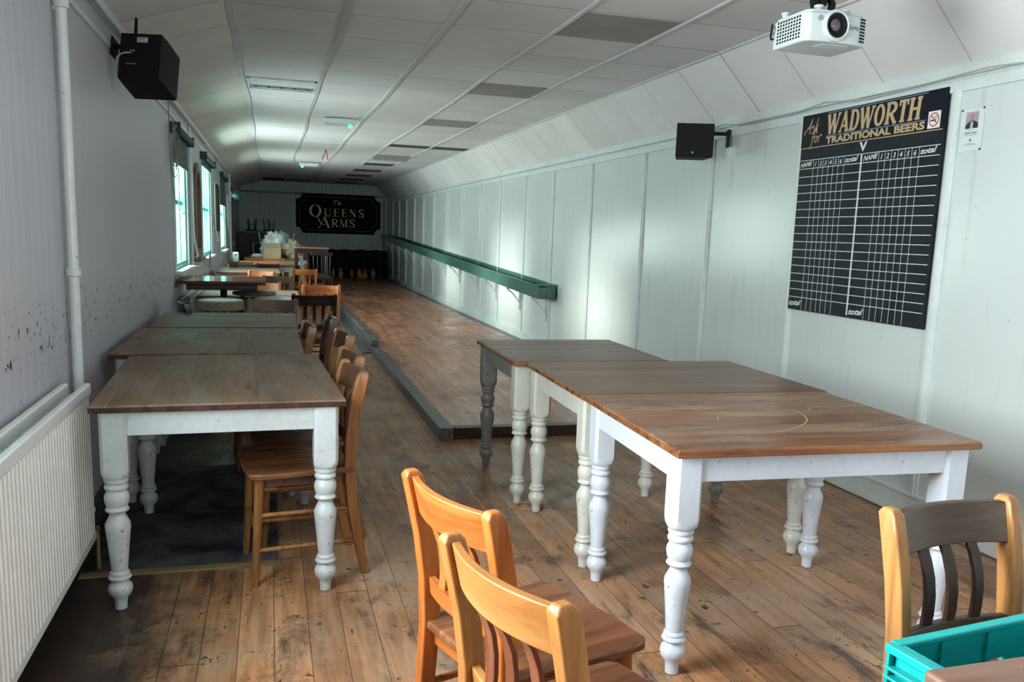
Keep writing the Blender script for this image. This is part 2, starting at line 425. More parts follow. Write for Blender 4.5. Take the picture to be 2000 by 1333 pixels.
M_WR = m_wall('gloss_wall_panels', (.605, .67, .672), rough=.24, chips=False)
M_WF = m_wall('far_matchboard', (.66, .78, .74), groove=.14, axis=0, rough=.45, chips=False, gcol=(.25, .3, .3))
M_TRIM = paint('trim_paint', (.64, .72, .72), chip=(.12, .10, .09), chips=.70, rough=.3)
M_CEIL = m_ceil('ceiling_tiles', (.74, .745, .765), .6096, 5.25)
M_SLR = m_ceil('ceiling_slope_boards', (.75, .765, .77), .6096, 5.27, slope=True)
M_SLL = m_ceil('ceiling_slope_boards_stained', (.76, .735, .715), .6096, 5.17, slope=True)
M_BAR = plain('ceiling_bars', (.60, .61, .62), .5)
M_WHITE = paint('radiator_enamel', (.77, .79, .78), chip=(.10, .06, .04), chips=.745, rough=.3, dirtf=.12)
M_BLACK = plain('black_plastic', (.006, .006, .007), .6, var=.2, spec=.2)
M_TEAL = paint('teal_window_paint', (.08, .40, .33), rough=.35, dirtf=.1)
M_DKCLOTH = plain('dark_teal_blind', (.035, .075, .075), .7)
M_CABLE = plain('grey_cable', (.30, .28, .26), .5)
M_WCORD = plain('white_cord', (.8, .82, .8), .5)

def struct(name, mb, m, parent=None, bevel=0):
    o = mb.build(name, m, parent, bevel); o['kind'] = 'structure'; return o

# ------------------------------------------------------------------ floor, walls, ceiling
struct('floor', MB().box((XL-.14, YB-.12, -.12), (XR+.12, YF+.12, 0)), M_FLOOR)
OPEN = [(7.95, 9.15, .99, 2.20), (11.15, 12.75, .99, 2.20), (15.0, 16.6, .97, 2.20), (1.15, 2.35, .95, 2.25), (18.5, 19.7, 0, 2.12)]
def wall_with_holes(x0, x1, y0, y1, z1, holes):
    mb = MB(); y = y0
    for a, b, c, d in sorted(holes):
        mb.box((x0, y, 0), (x1, a, z1))
        if c > 0: mb.box((x0, a, 0), (x1, b, c))
        mb.box((x0, a, d), (x1, b, z1)); y = b
    mb.box((x0, y, 0), (x1, y1, z1)); return mb
struct('wall_left', wall_with_holes(XL-.12, XL, YB, YF, ZL, OPEN), M_WL)
struct('wall_right', MB().box((XR, YB, 0), (XR+.12, YF, ZR)), M_WR)
struct('wall_far', MB().box((XL-.12, YF, 0), (XR+.12, YF+.12, ZC+.1)), M_WF)
mbk = MB(); mbk.box((XL-.12, YB-.12, 0), (.5, YB, ZC+.1)).box((3.0, YB-.12, 0), (XR+.12, YB, ZC+.1)).box((.5, YB-.12, 0), (3.0, YB, .8)).box((.5, YB-.12, 2.3), (3.0, YB, ZC+.1))
struct('wall_back', mbk, M_WL)
ceil = struct('ceiling', MB().box((XCL, YB, ZC), (XCR, YF, ZC+.08)), M_CEIL)
def slab_quad(p, q, th):   # sloping board plane between (x,z) points
    (x0, z0), (x1, z1) = p, q
    return MB().add([(x0, YB, z0), (x1, YB, z1), (x1, YF, z1), (x0, YF, z0), (x0, YB, z0+th), (x1, YB, z1+th), (x1, YF, z1+th), (x0, YF, z0+th)],
                    [(0, 3, 2, 1), (4, 5, 6, 7), (0, 1, 5, 4), (1, 2, 6, 5), (2, 3, 7, 6), (3, 0, 4, 7)])
struct('ceiling_slope_left', slab_quad((XL-.12, ZL-.04), (XCL, ZC), .08), M_SLL)
struct('ceiling_slope_right', slab_quad((XCR, ZC), (XR+.12, ZR-.12), .08), M_SLR)
# the grid's long bars
tb = MB()
for x, ww in ((XCL, .022), (.43, .017), (1.04, .017), (1.68, .012), (2.29, .011), (XCR, .012)):
    pts = []
    for i in range(46):
        y = YB+.01+(YF-YB-.02)*i/45; wob = .010*math.sin(y*.9+x*7)+.008*math.sin(y*2.3+x) if y > 4 else 0
        pts.append((x+wob, y, ZC-.006+.0*y))
    tb.sweep(pts, ww, .006, Vector((1, 0, 0)), Vector((0, 0, 1)))
struct('trim_1', tb, M_BAR)
# cornices and picture rails
mc = MB().box((XR-.035, YB, ZR-.045), (XR, YF, ZR+.01)).box((XR-.018, YB, ZR-.115), (XR, YF, ZR-.06))
struct('trim_2', mc, M_TRIM, bevel=.004)
struct('trim_3', MB().box((XL, YB, ZL-.035), (XL+.04, YF, ZL+.01)).box((XL, YB, ZL-.15), (XL+.014, YF, ZL-.125)), M_TRIM, bevel=.004)
# right wall battens, one moulded strip each, and skirting
BAT = [3.505, 4.74, 5.88, 7.08, 8.37, 9.61, 10.76, 12.02, 13.22, 14.55, 15.86, 17.18, 18.4, 19.6, 20.8, 22.0, 23.2]
mb = MB()
for y in BAT:
    mb.box((XR-.016, y-.026, .14), (XR, y+.026, ZR-.10)); mb.box((XR-.023, y-.011, .14), (XR, y+.011, ZR-.10))
struct('trim_4', mb, M_TRIM, bevel=.003)
struct('baseboard_right', MB().box((XR-.02, YB, .01), (XR, YF, .13)).box((XR-.028, YB, .128), (XR, YF, .145)), M_TRIM, bevel=.004)
struct('baseboard_left', MB().box((XL, YB, 0), (XL+.018, 18.4, .13)), plain('blackened_skirting', (.05, .05, .055), .5), bevel=.004)
# far wall corner boards
struct('trim_5', MB().box((XL, YF-.02, 2.30), (XR, YF, 2.36)).box((XR-.11, YF-.02, .1), (XR-.05, YF, 2.25)), plain('far_trim', (.28, .34, .33), .5))
# odd ceiling tiles: greyer panels set in the grid, some slipped; dark ones stand for gap shade
M_TG = plain('grey_replacement_tile', (.30, .295, .28), .8, var=.12, scale=3); M_TD = plain('ceiling_gap_shade', (.055, .055, .05), .8)  # dark panels put the shade of open gaps into their colour
def tile(c0, y0, y1, m, dz=-.002, tilt=0):
    xs = [XCL, .43, 1.04, 1.68, 2.29, XCR]
    o = MB().add([(xs[c0]+.015, y0+.01, ZC-.004), (xs[c0+1]-.015, y0+.01, ZC-.004), (xs[c0+1]-.015, y1-.01, ZC-.004-tilt), (xs[c0]+.015, y1-.01, ZC-.004-tilt),
             (xs[c0]+.015, y0+.01, ZC+.01), (xs[c0+1]-.015, y0+.01, ZC+.01), (xs[c0+1]-.015, y1-.01, ZC+.01), (xs[c0]+.015, y1-.01, ZC+.01)],
             [(0, 3, 2, 1), (4, 5, 6, 7), (0, 1, 5, 4), (1, 2, 6, 5), (2, 3, 7, 6), (3, 0, 4, 7)]).build('tile_panel', m, ceil)
    return o
tile(3, 4.64, 5.25, M_TG); tile(3, 7.08, 7.69, M_TG); tile(3, 9.55, 10.13, M_TG)
tile(3, 12.57, 12.95, M_TD); tile(4, 12.57, 12.95, M_TD)
tile(3, 14.4, 14.9, M_TG, tilt=.05); tile(3, 16.3, 16.85, M_TD); tile(3, 18.1, 18.7, M_TD); tile(3, 19.9, 20.5, M_TD); tile(3, 21.7, 22.3, M_TD); tile(3, 23.3, 23.8, M_TD)
tile(0, 22.9, 24.3, M_TD, tilt=.0); tile(1, 22.9, 24.4, M_TG)

# ------------------------------------------------------------------ windows and door in the left wall
def glass():
    t = NT('window_glass'); tr = t.n('ShaderNodeBsdfTransparent'); tr.inputs[0].default_value = (.97, 1, .985, 1)
    gl = t.n('ShaderNodeBsdfGlossy'); gl.inputs['Roughness'].default_value = .05
    mx = t.n('ShaderNodeMixShader'); mx.inputs[0].default_value = .06; t.l(tr.outputs[0], mx.inputs[1]); t.l(gl.outputs[0], mx.inputs[2]); t.l(mx.outputs[0], t.out.inputs[0]); return t.m
M_GLASS = glass()
for i, (a, b, c, d) in enumerate(OPEN[:4]):
    x0, x1 = XL-.10, XL-.035; mb = MB(); e = .05
    for ya, yb_ in ((a, a+.012), (b-.012, b)): mb.box((XL-.118, ya, c), (XL-.001, yb_, d))
    mb.box((XL-.118, a, d-.012), (XL-.001, b, d))
    mb.box((x0-.02, a, c), (x1+.03, a+.04, d)).box((x0-.02, b-.04, c), (x1+.03, b, d)).box((x0-.02, a, d-.04), (x1+.03, b, d)).box((x0-.02, a, c), (x1+.03, b, c+.05))
    nm = 2 if b-a < 1.3 else 3
    for k in range(1, nm+1):
        y = a+(b-a)*k/(nm+1); mb.box((x0, y-.026, c), (x1+.015, y+.026, d))
    mb.box((x0, a, (c+d)/2-.02), (x1, b, (c+d)/2+.02))
    win = struct('window_%d' % (i+1), mb, M_TEAL, bevel=.004)
    p = MB().box((x0+.015, a+.03, c+.03), (x0+.02, b-.03, d-.03)).build('pane', M_GLASS, win)
    s = MB().box((XL-.03, a-.05, c-.035), (XL+.07, b+.05, c)).build('window_sill', M_TRIM, win, bevel=.006)
    q = MB(); fw = .055
    q.box((XL, a-fw, c), (XL+.016, a, d+fw)).box((XL, b, c), (XL+.016, b+fw, d+fw)).box((XL, a, d), (XL+.016, b, d+fw)); q.build('window_frame', M_TRIM, win, bevel=.003)
a, b, c, d = OPEN[4]
M_DOOR = plain('black_door_paint', (.015, .017, .02), .35)
dr = struct('door_1', MB().box((XL-.05, a+.03, .01), (XL-.01, b-.03, d-.03)), M_DOOR, bevel=.004)
MB().box((XL, a-.08, 0), (XL+.03, a, d+.08)).box((XL, b, 0), (XL+.03, b+.08, d+.08)).box((XL, a, d), (XL+.03, b, d+.08)).build('door_frame', M_DOOR, dr, bevel=.004)
MB().box((XL-.008, a+.2, .3), (XL+.004, b-.2, .9)).box((XL-.008, a+.2, 1.05), (XL+.004, b-.2, 1.9)).build('door_panel', plain('pale_door_panel', (.35, .42, .42), .4), dr, bevel=.004)
MB().cyl((XL-.01, b-.14, 1.0), (XL+.06, b-.14, 1.0), .012).cyl((XL+.055, b-.15, 1.0), (XL+.055, b-.28, 1.0), .011).build('door_handle', plain('steel', (.6, .62, .62), .25, 1), dr)
# unseen back window frame, added behind the viewer with the fill light
mb = MB()
for x in (.5, 1.72, 2.95): mb.box((x, YB-.09, .8), (x+.05, YB-.03, 2.3))
mb.box((.5, YB-.09, .8), (3.0, YB-.03, .86)).box((.5, YB-.09, 2.24), (3.0, YB-.03, 2.3)); struct('window_5', mb, M_TEAL)  # window_5 is the added, unseen back window
#@@PART2
# ------------------------------------------------------------------ skittle lane
lane = empty('skittle_lane', (0, 0, 0)); tag(lane, 'raised polished skittle lane of narrow red-brown strips running to the black curtain', 'skittle alley lane')
MB().box((1.20, 5.64, .0), (3.0, 23.95, .078)).build('lane_surface', M_LANE, lane)
M_PITCH = paint('scuffed_black_paint', (.035, .036, .040), rough=.34, dirt=(.09, .09, .10), dirtf=.6)
M_DWOOD = wood('dark_edge_wood', (.018, .010, .008), (.07, .032, .022), 0, 2, rough=.3)
MB().box((1.10, 5.55, 0), (1.20, 23.95, .08)).build('edge_board', M_PITCH, lane, bevel=.004)['label'] = 'scuffed black painted side board'
MB().box((1.205, 5.55, 0), (3.0, 5.638, .079)).build('front_board', M_DWOOD, lane, bevel=.004)['label'] = 'dark stained front board'
MB().box((1.0, 9.7, 0), (1.098, 23.95, .012)).build('side_strip', M_PITCH, lane)
gut = MB().box((3.002, 5.55, 0), (3.17, 23.95, .05)).build('gutter', M_PITCH, lane); gut['label'] = 'black gutter along the right wall'
mb = MB(); mb.sweep([(1.155+.012*math.sin(i*.7), 9.75+i*.71, .115) for i in range(21)], .042, .034, Vector((1, 0, 0)), Vector((0, 0, 1)))
tag(mb.build('edge_beam', paint('worn_black_beam', (.05, .06, .07), rough=.25, dirt=(.30, .36, .40), dirtf=.7), None, bevel=.012), 'worn black timber beam lying along the left edge of the skittle lane', 'beam')

# ball return chute, sloping along the right wall
ret = empty('ball_return_chute', (XR, 9.3, .8)); tag(ret, 'long green ball return chute sloping down the right wall on white brackets', 'ball return')
M_GREEN = paint('dark_green_gloss', (.018, .115, .085), chip=(.55, .6, .5), chips=.76, rough=.28, dirt=(.01, .03, .025), dirtf=.5)
def zr(y): return .843+.0328*(y-9.34)
def chute_box(xa, xb, ya, yb, za, zb):
    v = []
    for y in (ya, yb):
        z = zr(y)-.8
        v += [(xa, y-9.3, z+za), (xb, y-9.3, z+za), (xb, y-9.3, z+zb), (xa, y-9.3, z+zb)]
    return MB().add(v, [(0, 1, 2, 3), (7, 6, 5, 4), (0, 4, 5, 1), (1, 5, 6, 2), (2, 6, 7, 3), (3, 7, 4, 0)])
chute_box(-.245, -.222, 9.34, 23.9, -.165, -.012).build('front_rail', M_GREEN, ret, bevel=.004)
chute_box(-.222, -.004, 9.34, 23.9, -.165, -.145).build('trough_floor', M_GREEN, ret)
chute_box(-.222, -.002, 9.34, 9.362, -.145, -.035).build('end_board', M_GREEN, ret, bevel=.003)
chute_box(-.252, -.002, 9.33, 9.375, -.012, .004).build('end_cap', M_GREEN, ret, bevel=.003)
chute_box(-.022, -.002, 9.34, 23.9, -.145, .0).build('back_rail', M_GREEN, ret)
M_BRK = M_TRIM
for y in BAT[5:]:
    z = zr(y)-.8-.166; yy = y-9.3+(.03 if y < 9.7 else 0)
    p = [(-.030-.19*math.sin(t*PI/2/7), yy, z-.20+.20*(1-math.cos(t*PI/2/7))) for t in range(8)]
    b = MB().sweep([(-.225, yy, z-.012), (-.026, yy, z-.012)], .014, .012, Vector((0, 1, 0)), Vector((0, 0, 1)))
    b.sweep([(-.035, yy, z-.30), (-.035, yy, z)], .012, .014, Vector((1, 0, 0)), Vector((0, 1, 0)))
    b.sweep([(-.046, yy, z-.20), (-.09, yy, z-.135), (-.15, yy, z-.07), (-.215, yy, z-.024)], .011, .013, Vector((0, 0, 1)), Vector((0, 1, 0)))
    b.build('bracket', M_BRK, ret)

# ------------------------------------------------------------------ farmhouse tables
TOPS = dict(a=wood('tabletop_walnut_stain', (.11, .040, .018), (.28, .12, .056), 0, 1, .135, .30, (.36, .27, .18), .65, 1., .65, fleck=.7),
            b=wood('tabletop_brown_wax', (.085, .034, .018), (.21, .098, .052), 0, 1, .11, .30, (.25, .16, .11), .35, .8, .5, fleck=.5),
            c=wood('tabletop_dull_grey_brown', (.085, .043, .026), (.23, .135, .085), 0, 1, .125, .50, (.27, .215, .165), .6, 1., .6, fleck=.5),
            d=wood('tabletop_pale_scrubbed', (.19, .115, .07), (.36, .24, .155), 0, 1, .12, .4, (.45, .38, .3), .4, .3, .3))
EDGE = wood('tabletop_edge', (.09, .03, .012), (.30, .125, .045), 0, 2, None, .28)
EDGED = wood('dark_tabletop_edge', (.018, .007, .005), (.075, .028, .018), 0, 2, None, .35)
P_WHITE = paint('white_table_paint', (.55, .60, .69), chip=(.22, .19, .17), chips=.715, rough=.30, dirtf=.22)
P_CREAM = paint('cream_table_paint', (.56, .57, .52), chip=(.2, .17, .15), chips=.70, rough=.34, dirtf=.35)
P_GREY = paint('grey_paint_and_shade', (.155, .15, .14), chip=(.05, .05, .05), chips=.70, rough=.40)
P_GREYB = paint('grey_white_table_paint', (.47, .50, .53), chip=(.16, .14, .13), chips=.69, rough=.38, dirtf=.55)
LEGP = [(.0150, 0), (.021, .004), (.022, .030), (.0245, .045), (.038, .062), (.0425, .078), (.040, .094), (.028, .108), (.026, .113), (.036, .117), (.040, .124), (.037, .131), (.0305, .134), (.034, .139), (.0335, .144),
        (.028, .150), (.030, .175), (.0345, .23), (.0400, .285), (.0430, .312), (.0425, .328), (.034, .346), (.029, .356), (.0265, .362), (.027, .368), (.036, .373), (.041, .380), (.0375, .387), (.035, .393), (.040, .405), (.0425, .420), (.041, .436), (.034, .448),
        (.032, .452), (.039, .457), (.0415, .464), (.039, .472), (.034, .476), (.034, .479), (.0395, .482), (.0415, .488), (.040, .497)]
def leg_mb(top=.742, s=.045):
    mb = MB(); mb.lathe(LEGP, 26)
    c = .011; Q = [(s, -(s-c)+2*(s-c)*i/5) for i in range(6)]+[(s-c/2, s-c/2)]; SQ = []
    for k in range(4):
        co, si = math.cos(k*PI/2), math.sin(k*PI/2); SQ += [(x*co-y*si, x*si+y*co) for x, y in Q]
    n = 28; rings = []
    for z, k, r in ((.497, 0, .041), (.501, .22, .043), (.508, .55, .046), (.520, .86, .047), (.535, 1, s), (top, 1, s)):
        ring = []
        for x, y in SQ:
            h_ = math.hypot(x, y); f = k+(1-k)*min(1, r/h_) if k else r/h_; ring.append((x*f, y*f, z))
        rings.append(ring)
    vs = [p for r_ in rings for p in r_]; fs = []
    for i in range(len(rings)-1):
        for k in range(n): k2 = (k+1) % n; fs.append((i*n+k, i*n+k2, (i+1)*n+k2, (i+1)*n+k))
    fs.append(tuple((len(rings)-1)*n+k for k in range(n)))
    return mb.add(vs, fs)
def farm_table(label, x, y, rz, w, d, top, pnt, leg_paints=None, group=None, hgt=.77, cat='table'):
    t = empty('farmhouse_table', (x, y, 0), math.radians(rz)); tag(t, label, cat, group)
    if hgt != .77: t.scale = (1, 1, hgt/.77)
    tp = MB().box((-w/2, -d/2, .742), (w/2, d/2, .77)).build('tabletop', TOPS[top], t, bevel=.006, seg=3)
    ed = MB(); e = .0015   # stained nosing round the top
    ed.box((-w/2-e, -d/2-e, .744), (w/2+e, -d/2+.004, .764)).box((-w/2-e, d/2-.004, .744), (w/2+e, d/2+e, .764)).box((-w/2-e, -d/2, .744), (-w/2+.004, d/2, .764)).box((w/2-.004, -d/2, .744), (w/2+e, d/2, .764))
    ed.build('edge_band', EDGED if top == 'c' else EDGE, tp, bevel=.004)
    lx, ly = w/2-.060, d/2-.072
    for i, (sx, sy) in enumerate(((-1, -1), (1, -1), (1, 1), (-1, 1))):
        pm = leg_paints[i] if leg_paints else pnt
        l = leg_mb().build('leg', pm, t, loc=(sx*lx, sy*ly, 0))
    for sy in (-1, 1): MB().box((-lx+.045, sy*(ly+.022)-.011, .655), (lx-.045, sy*(ly+.022)+.011, .742)).build('apron', pnt, t, bevel=.002)
    for sx in (-1, 1):
        MB().box((sx*(lx+.022)-.011, -ly+.045, .655), (sx*(lx+.022)+.011, ly-.045, .742)).build('apron', leg_paints[4] if leg_paints and sx < 0 else pnt, t, bevel=.002)
    return t
RG = 'pushed-together tables on the right'; LG = 'tables along the left wall'
_r1 = farm_table('square table with bright white turned legs and swirl-scratched brown top, nearest of the right-hand row', 1.755, 2.695, -2.2, 1.10, .90, 'a', P_WHITE, group=RG)
_sc = MB()
for pts in ([(1.934, 2.767), (1.917, 2.692), (1.879, 2.614), (1.814, 2.543), (1.741, 2.492), (1.674, 2.46), (1.623, 2.45)], [(1.532, 2.859), (1.564, 2.795), (1.575, 2.749)], [(1.560, 2.70), (1.537, 2.646)], [(2.038, 2.821), (2.012, 2.79), (1.996, 2.76)], [(1.74, 2.62), (1.76, 2.61)], [(1.90, 2.52), (1.93, 2.515)]):
    q = spline(pts, 6); ribbon(_sc, [(p.x-1.755, p.y-2.695) for p in q], .0035, Matrix.Rotation(math.radians(2.2), 4, 'Z') @ Matrix.Translation((0, 0, .7704)))
_sc.build('scratches', plain('bare_scratch', (.55, .45, .32), .6), _r1)['label'] = 'pale curved scratches in the tabletop'
farm_table('middle table of the right-hand row, brown top on cream-white turned legs', 1.795, 3.60, -1.5, 1.13, .885, 'b', P_CREAM, [P_CREAM, P_CREAM, P_GREY, P_CREAM, P_CREAM], group=RG)  # far-right leg: its shade is put into the grey colour
farm_table('smaller table with dark grey turned leg, furthest of the right-hand row beside the lane', 1.615, 4.50, -1, .85, .88, 'b', P_CREAM, [P_CREAM, P_CREAM, P_CREAM, P_GREY, P_GREY], group=RG)
farm_table('grey-brown planked table with chunky white turned legs beside the radiator', -.192, 3.75, 92.2, 1.21, .877, 'c', P_GREYB, group=LG)
farm_table('second grey-brown table from the front against the left wall', -.296, 4.955, 90, 1.09, .92, 'c', P_GREYB, group=LG)
farm_table('third grey-brown table from the front, chairs and stools beyond its far edge', -.28, 6.03, 0, .90, .93, 'c', P_GREYB, group=LG)
farm_table('pale scrubbed table behind the dark pub table, orange chairs round it', -.20, 8.96, 0, .96, .92, 'd', P_GREYB, group=LG, hgt=.73)
farm_table('pale-edged table beyond the window mirror, dark chair at its head', -.29, 12.98, 0, .84, 1.30, 'd', P_GREYB, group=LG)
farm_table('long brown table in front of the cardboard box table', -.06, 15.55, 0, .93, 1.6, 'b', P_GREYB, group=LG)
farm_table('furthest table at the left, heaped with white bags and a cardboard box', .12, 18.3, 0, 1.2, 1.5, 'b', P_GREYB, group=LG)
# corner of the viewer's own table
nt = empty('dining_table', (1.53, .62, 0), math.radians(1)); tag(nt, 'brown tabletop corner with chipped white edge at the bottom right', 'table')
NTM = wood('near_tabletop', (.085, .036, .022), (.20, .10, .065), 0, 1, None, .40, (.26, .17, .13), .5, .5, .5, fleck=1)
MB().box((-.575, -.37, .742), (.55, .37, .77)).build('tabletop', NTM, nt, bevel=.008, seg=3)
for sx in (-1, 1):
    for sy in (-1, 1): MB().box((sx*.50-.03, sy*.22-.11, 0), (sx*.50+.03, sy*.22-.05, .742)).build('leg', P_GREYB, nt, bevel=.004)
MB().box((-.50, -.32, .66), (.50, -.30, .742)).build('apron', P_GREYB, nt); MB().box((-.50, .12, .66), (.50, .14, .742)).build('apron', P_GREYB, nt)

# ------------------------------------------------------------------ chairs
def W(n, d, l, g=2, **k): return wood(n, d, l, g, (g+1) % 3, None, k.get('rough', .27), k.get('wear'), k.get('wf', 0), k.get('st', 0), g=1.0)
def chair_set(n, post, rail, splat, seat):
    return dict(post=W(n+'_upright', *post, 2), rail=W(n+'_rail', *rail, 0, rough=.36), splat=W(n+'_splat', *splat, 2), seat=wood(n+'_seat', *seat, 1, 0, .09, .26, (.42, .26, .14), .25, .3, .3), leg=W(n+'_leg', *post, 2))
OR = ((.23, .058, .011), (.45, .145, .034)); HO = ((.24, .092, .022), (.42, .195, .062)); RB = ((.11, .032, .016), (.22, .075, .038)); BR = ((.05, .022, .012), (.14, .065, .034)); DK = ((.010, .006, .005), (.035, .018, .013)); MD = ((.16, .062, .020), (.34, .15, .050)); GB = ((.11, .065, .045), (.20, .125, .09)); SE = ((.095, .030, .012), (.25, .088, .034))
SETS = dict(orange=chair_set('orange_chair', OR, OR, OR, SE), honey=chair_set('honey_chair', HO, HO, RB, SE), gold=chair_set('golden_chair', ((.22, .095, .03), (.42, .20, .07)), ((.03, .017, .010), (.085, .05, .03)), DK, SE),
            mid=chair_set('mid_brown_chair', MD, BR, BR, SE), brown=chair_set('brown_chair', BR, BR, BR, BR), dark=chair_set('dark_chair', DK, DK, DK, DK), red=chair_set('reddish_chair', RB, RB, RB, RB), greyb=chair_set('grey_brown_chair', GB, GB, GB, GB))
def bow(x, dpt): return -dpt*(1-(x/.17)**2)
def make_chair():
    t = empty('dining_chair', (0, 0, 0)); K = {}
    path = lambda s: [(s*.166, -.262, 0), (s*.166, -.232, .14), (s*.167, -.205, .30), (s*.168, -.195, .45), (s*.1695, -.198, .57), (s*.172, -.212, .68), (s*.1745, -.232, .775), (s*.176, -.246, .830), (s*.176, -.248, .843)]
    for s in (-1, 1):
        K.setdefault('post', []).append(MB().sweep(path(s), [.0135, .0145, .0155, .016, .016, .0165, .017, .017, .012], [.017, .020, .022, .0235, .024, .0245, .0245, .023, .013]).build('back_post', SETS['orange']['post'], t, bevel=.0055, seg=3))
        mb = MB(); mb.cyl((s*.178, .178, 0), (s*.160, .155, .437), .0135, .0195, 14); K.setdefault('leg', []).append(mb.build('front_leg', SETS['orange']['leg'], t))
        mb = MB(); mb.cyl((s*.1745, .172, .145), (s*.166, -.228, .145), .0095, n=10); K['leg'].append(mb.build('stretcher', SETS['orange']['leg'], t))
        mb = MB(); mb.cyl((s*.170, .166, .285), (s*.167, -.206, .285), .0095, n=10); K['leg'].append(mb.build('stretcher', SETS['orange']['leg'], t))
    mb = MB(); mb.cyl((-.170, .167, .215), (.170, .167, .215), .0095, n=10); K['leg'].append(mb.build('stretcher', SETS['orange']['leg'], t))
    mb = MB(); mb.cyl((-.166, -.215, .215), (.166, -.215, .215), .0095, n=10); K['leg'].append(mb.build('stretcher', SETS['orange']['leg'], t))
    def curved(z0, z1, y0, y1, d, th, xw):
        vs, fs = [], []; N = 14
        for i in range(N+1):
            x = -xw+2*xw*i/N; b = bow(x*.17/xw, d)
            for yy, z in ((y0-th, z0), (y0+th, z0), (y1+th, z1), (y1-th, z1)): vs.append((x, yy+b, z))
        for i in range(N):
            for k in range(4): k2 = (k+1) % 4; fs.append((i*4+k, i*4+k2, i*4+4+k2, i*4+4+k))
        fs += [(3, 2, 1, 0), tuple(N*4+k for k in range(4))]
        return MB().add(vs, fs)
    K['rail'] = [curved(.738, .830, -.221, -.243, .034, .0105, .165).build('crest_rail', SETS['orange']['rail'], t, bevel=.004),
                 curved(.528, .572, -.192, -.197, .022, .010, .157).build('lower_rail', SETS['orange']['rail'], t, bevel=.003)]
    K['splat'] = []
    for x in (-.074, 0, .074):
        b0, b1 = bow(x, .022), bow(x, .034)
        K['splat'].append(MB().sweep([(x, -.196+b0, .565), (x, -.192+b0*.9+b1*.1, .60), (x, -.191+b0*.7+b1*.3, .64), (x, -.196+(b0+b1)/2, .68), (x, -.206+b0*.2+b1*.8, .715), (x, -.221+b1, .745)], .0145, .0055).build('splat', SETS['orange']['splat'], t, bevel=.002))
    poly = [(-.188, -.212), (.188, -.212), (.196, -.05), (.210, .12), (.206, .178), (.185, .200), (.10, .207), (-.10, .207), (-.185, .200), (-.206, .178), (-.210, .12), (-.196, -.05)]
    K['seat'] = [MB().prism(poly, .435, .460).build('seat', SETS['orange']['seat'], t, bevel=.009, seg=3)]
    mb = MB().box((-.155, .13, .395), (.155, .15, .435)).box((-.155, -.19, .395), (.155, -.17, .435)).box((-.16, -.17, .395), (-.143, .13, .435)).box((.143, -.17, .395), (.16, .13, .435))
    K['rail'].append(mb.build('seat_frame', SETS['orange']['rail'], t))
    return t
proto = make_chair(); ptree = tree_of(proto); CN = [0]
ROLE = {'back_post': 'post', 'front_leg': 'leg', 'stretcher': 'leg', 'crest_rail': 'rail', 'lower_rail': 'rail', 'seat_frame': 'rail', 'splat': 'splat', 'seat': 'seat'}
def chair(label, x, y, facing, kind, group=None, z=0, sc=1, at_back=True, tilt=None):
    if y < 9.45 and at_back: x, y = x*.933, y*.933
    elif sc == 1: sc = .952
    a = math.radians(facing); loc = (x+.245*sc*math.cos(a), y+.245*sc*math.sin(a), z) if at_back else (x, y, z)
    if CN[0] == 0:
        r = proto; new = [c for c, _ in ptree]; r.location = loc; r.rotation_euler = (0, 0, a-PI/2)
    else: r, new = dup(proto, loc, a-PI/2, ptree)
    CN[0] += 1
    for k in list(r.keys()):
        if k in ('label', 'group'): del r[k]
    tag(r, label, 'chair', group); r.scale = (sc, sc, sc)
    if tilt: r.rotation_euler = (tilt[0], tilt[1], a-PI/2)
    for c in new:
        s = c.material_slots[0]; s.link = 'OBJECT'; s.material = SETS[kind][ROLE[c.name.split('.')[0]]]
    return r
chair('glossy orange wooden chair at the front, seen from behind, left of the honey chair', .405, 1.90, 19, 'orange', 'front chairs')
chair('honey-framed chair with dark red-brown splats at the bottom centre', .405, 1.425, 17.5, 'honey', 'front chairs')
chair('gold-posted chair with dark splats behind the teal crate', 1.575, 1.60, 276, 'gold', 'front chairs')
TG = 'chairs tucked along the left tables'
chair('honey-brown chair tucked into the nearest left table', .352, 3.78, 187, 'mid', TG)
chair('mid-brown chair second in line behind the nearest tucked chair', .385, 4.235, 187, 'mid', TG)
chair('brown chair third in line, at the second left table', .42, 5.08, 186, 'mid', TG)
chair('short-looking brown chair nudged in where the second and third left tables meet', .235, 5.52, 184, 'mid', TG)
chair('dark brown chair leaning back beside the third left table', .41, 5.98, 181, 'brown', TG)
chair('near-black chair with tall open back, beside the lane end of the stools', .39, 8.02, 92, 'dark', TG)
chair('grey-brown chair facing the third left table in front of the padded stool', .02, 7.40, 270, 'greyb', TG)
chair('dark chair turned sideways by the left wall next to the patterned stool', -.66, 7.13, 12, 'dark', TG)
FG = 'chairs among the middle tables'
chair('bright orange chair facing the viewer beside the black beam', .53, 9.40, 266, 'orange', FG)
chair('orange chair behind the pale scrubbed table, half hidden by the pub table', -.07, 9.68, 268, 'orange', FG)
chair('purplish brown chair between two orange ones', .09, 11.0, 262, 'brown', FG)
chair('upright orange chair with clear slatted back beside the lane', .49, 13.0, 92, 'orange', FG)
chair('orange chair with wide crest rail at the pale-edged table', -.12, 12.2, 250, 'orange', FG)
chair('reddish chair sideways to the left wall under the second window', -.70, 11.15, 5, 'red', FG)
chair('reddish chair just beyond it, sideways to the left wall', -.72, 11.66, 5, 'red', FG)
chair('dark brown chair at the far head of the pale-edged table', -.46, 15.05, 268, 'brown', FG)
chair('small brown chair pushed under the long brown table', -.03, 14.62, 90, 'brown', FG)
chair('orange chair at the lane side of the long brown table', .60, 15.4, 175, 'orange', FG)
chair('orange chair against the furthest left table, only its splats showing', -.30, 17.3, 90, 'orange', FG)
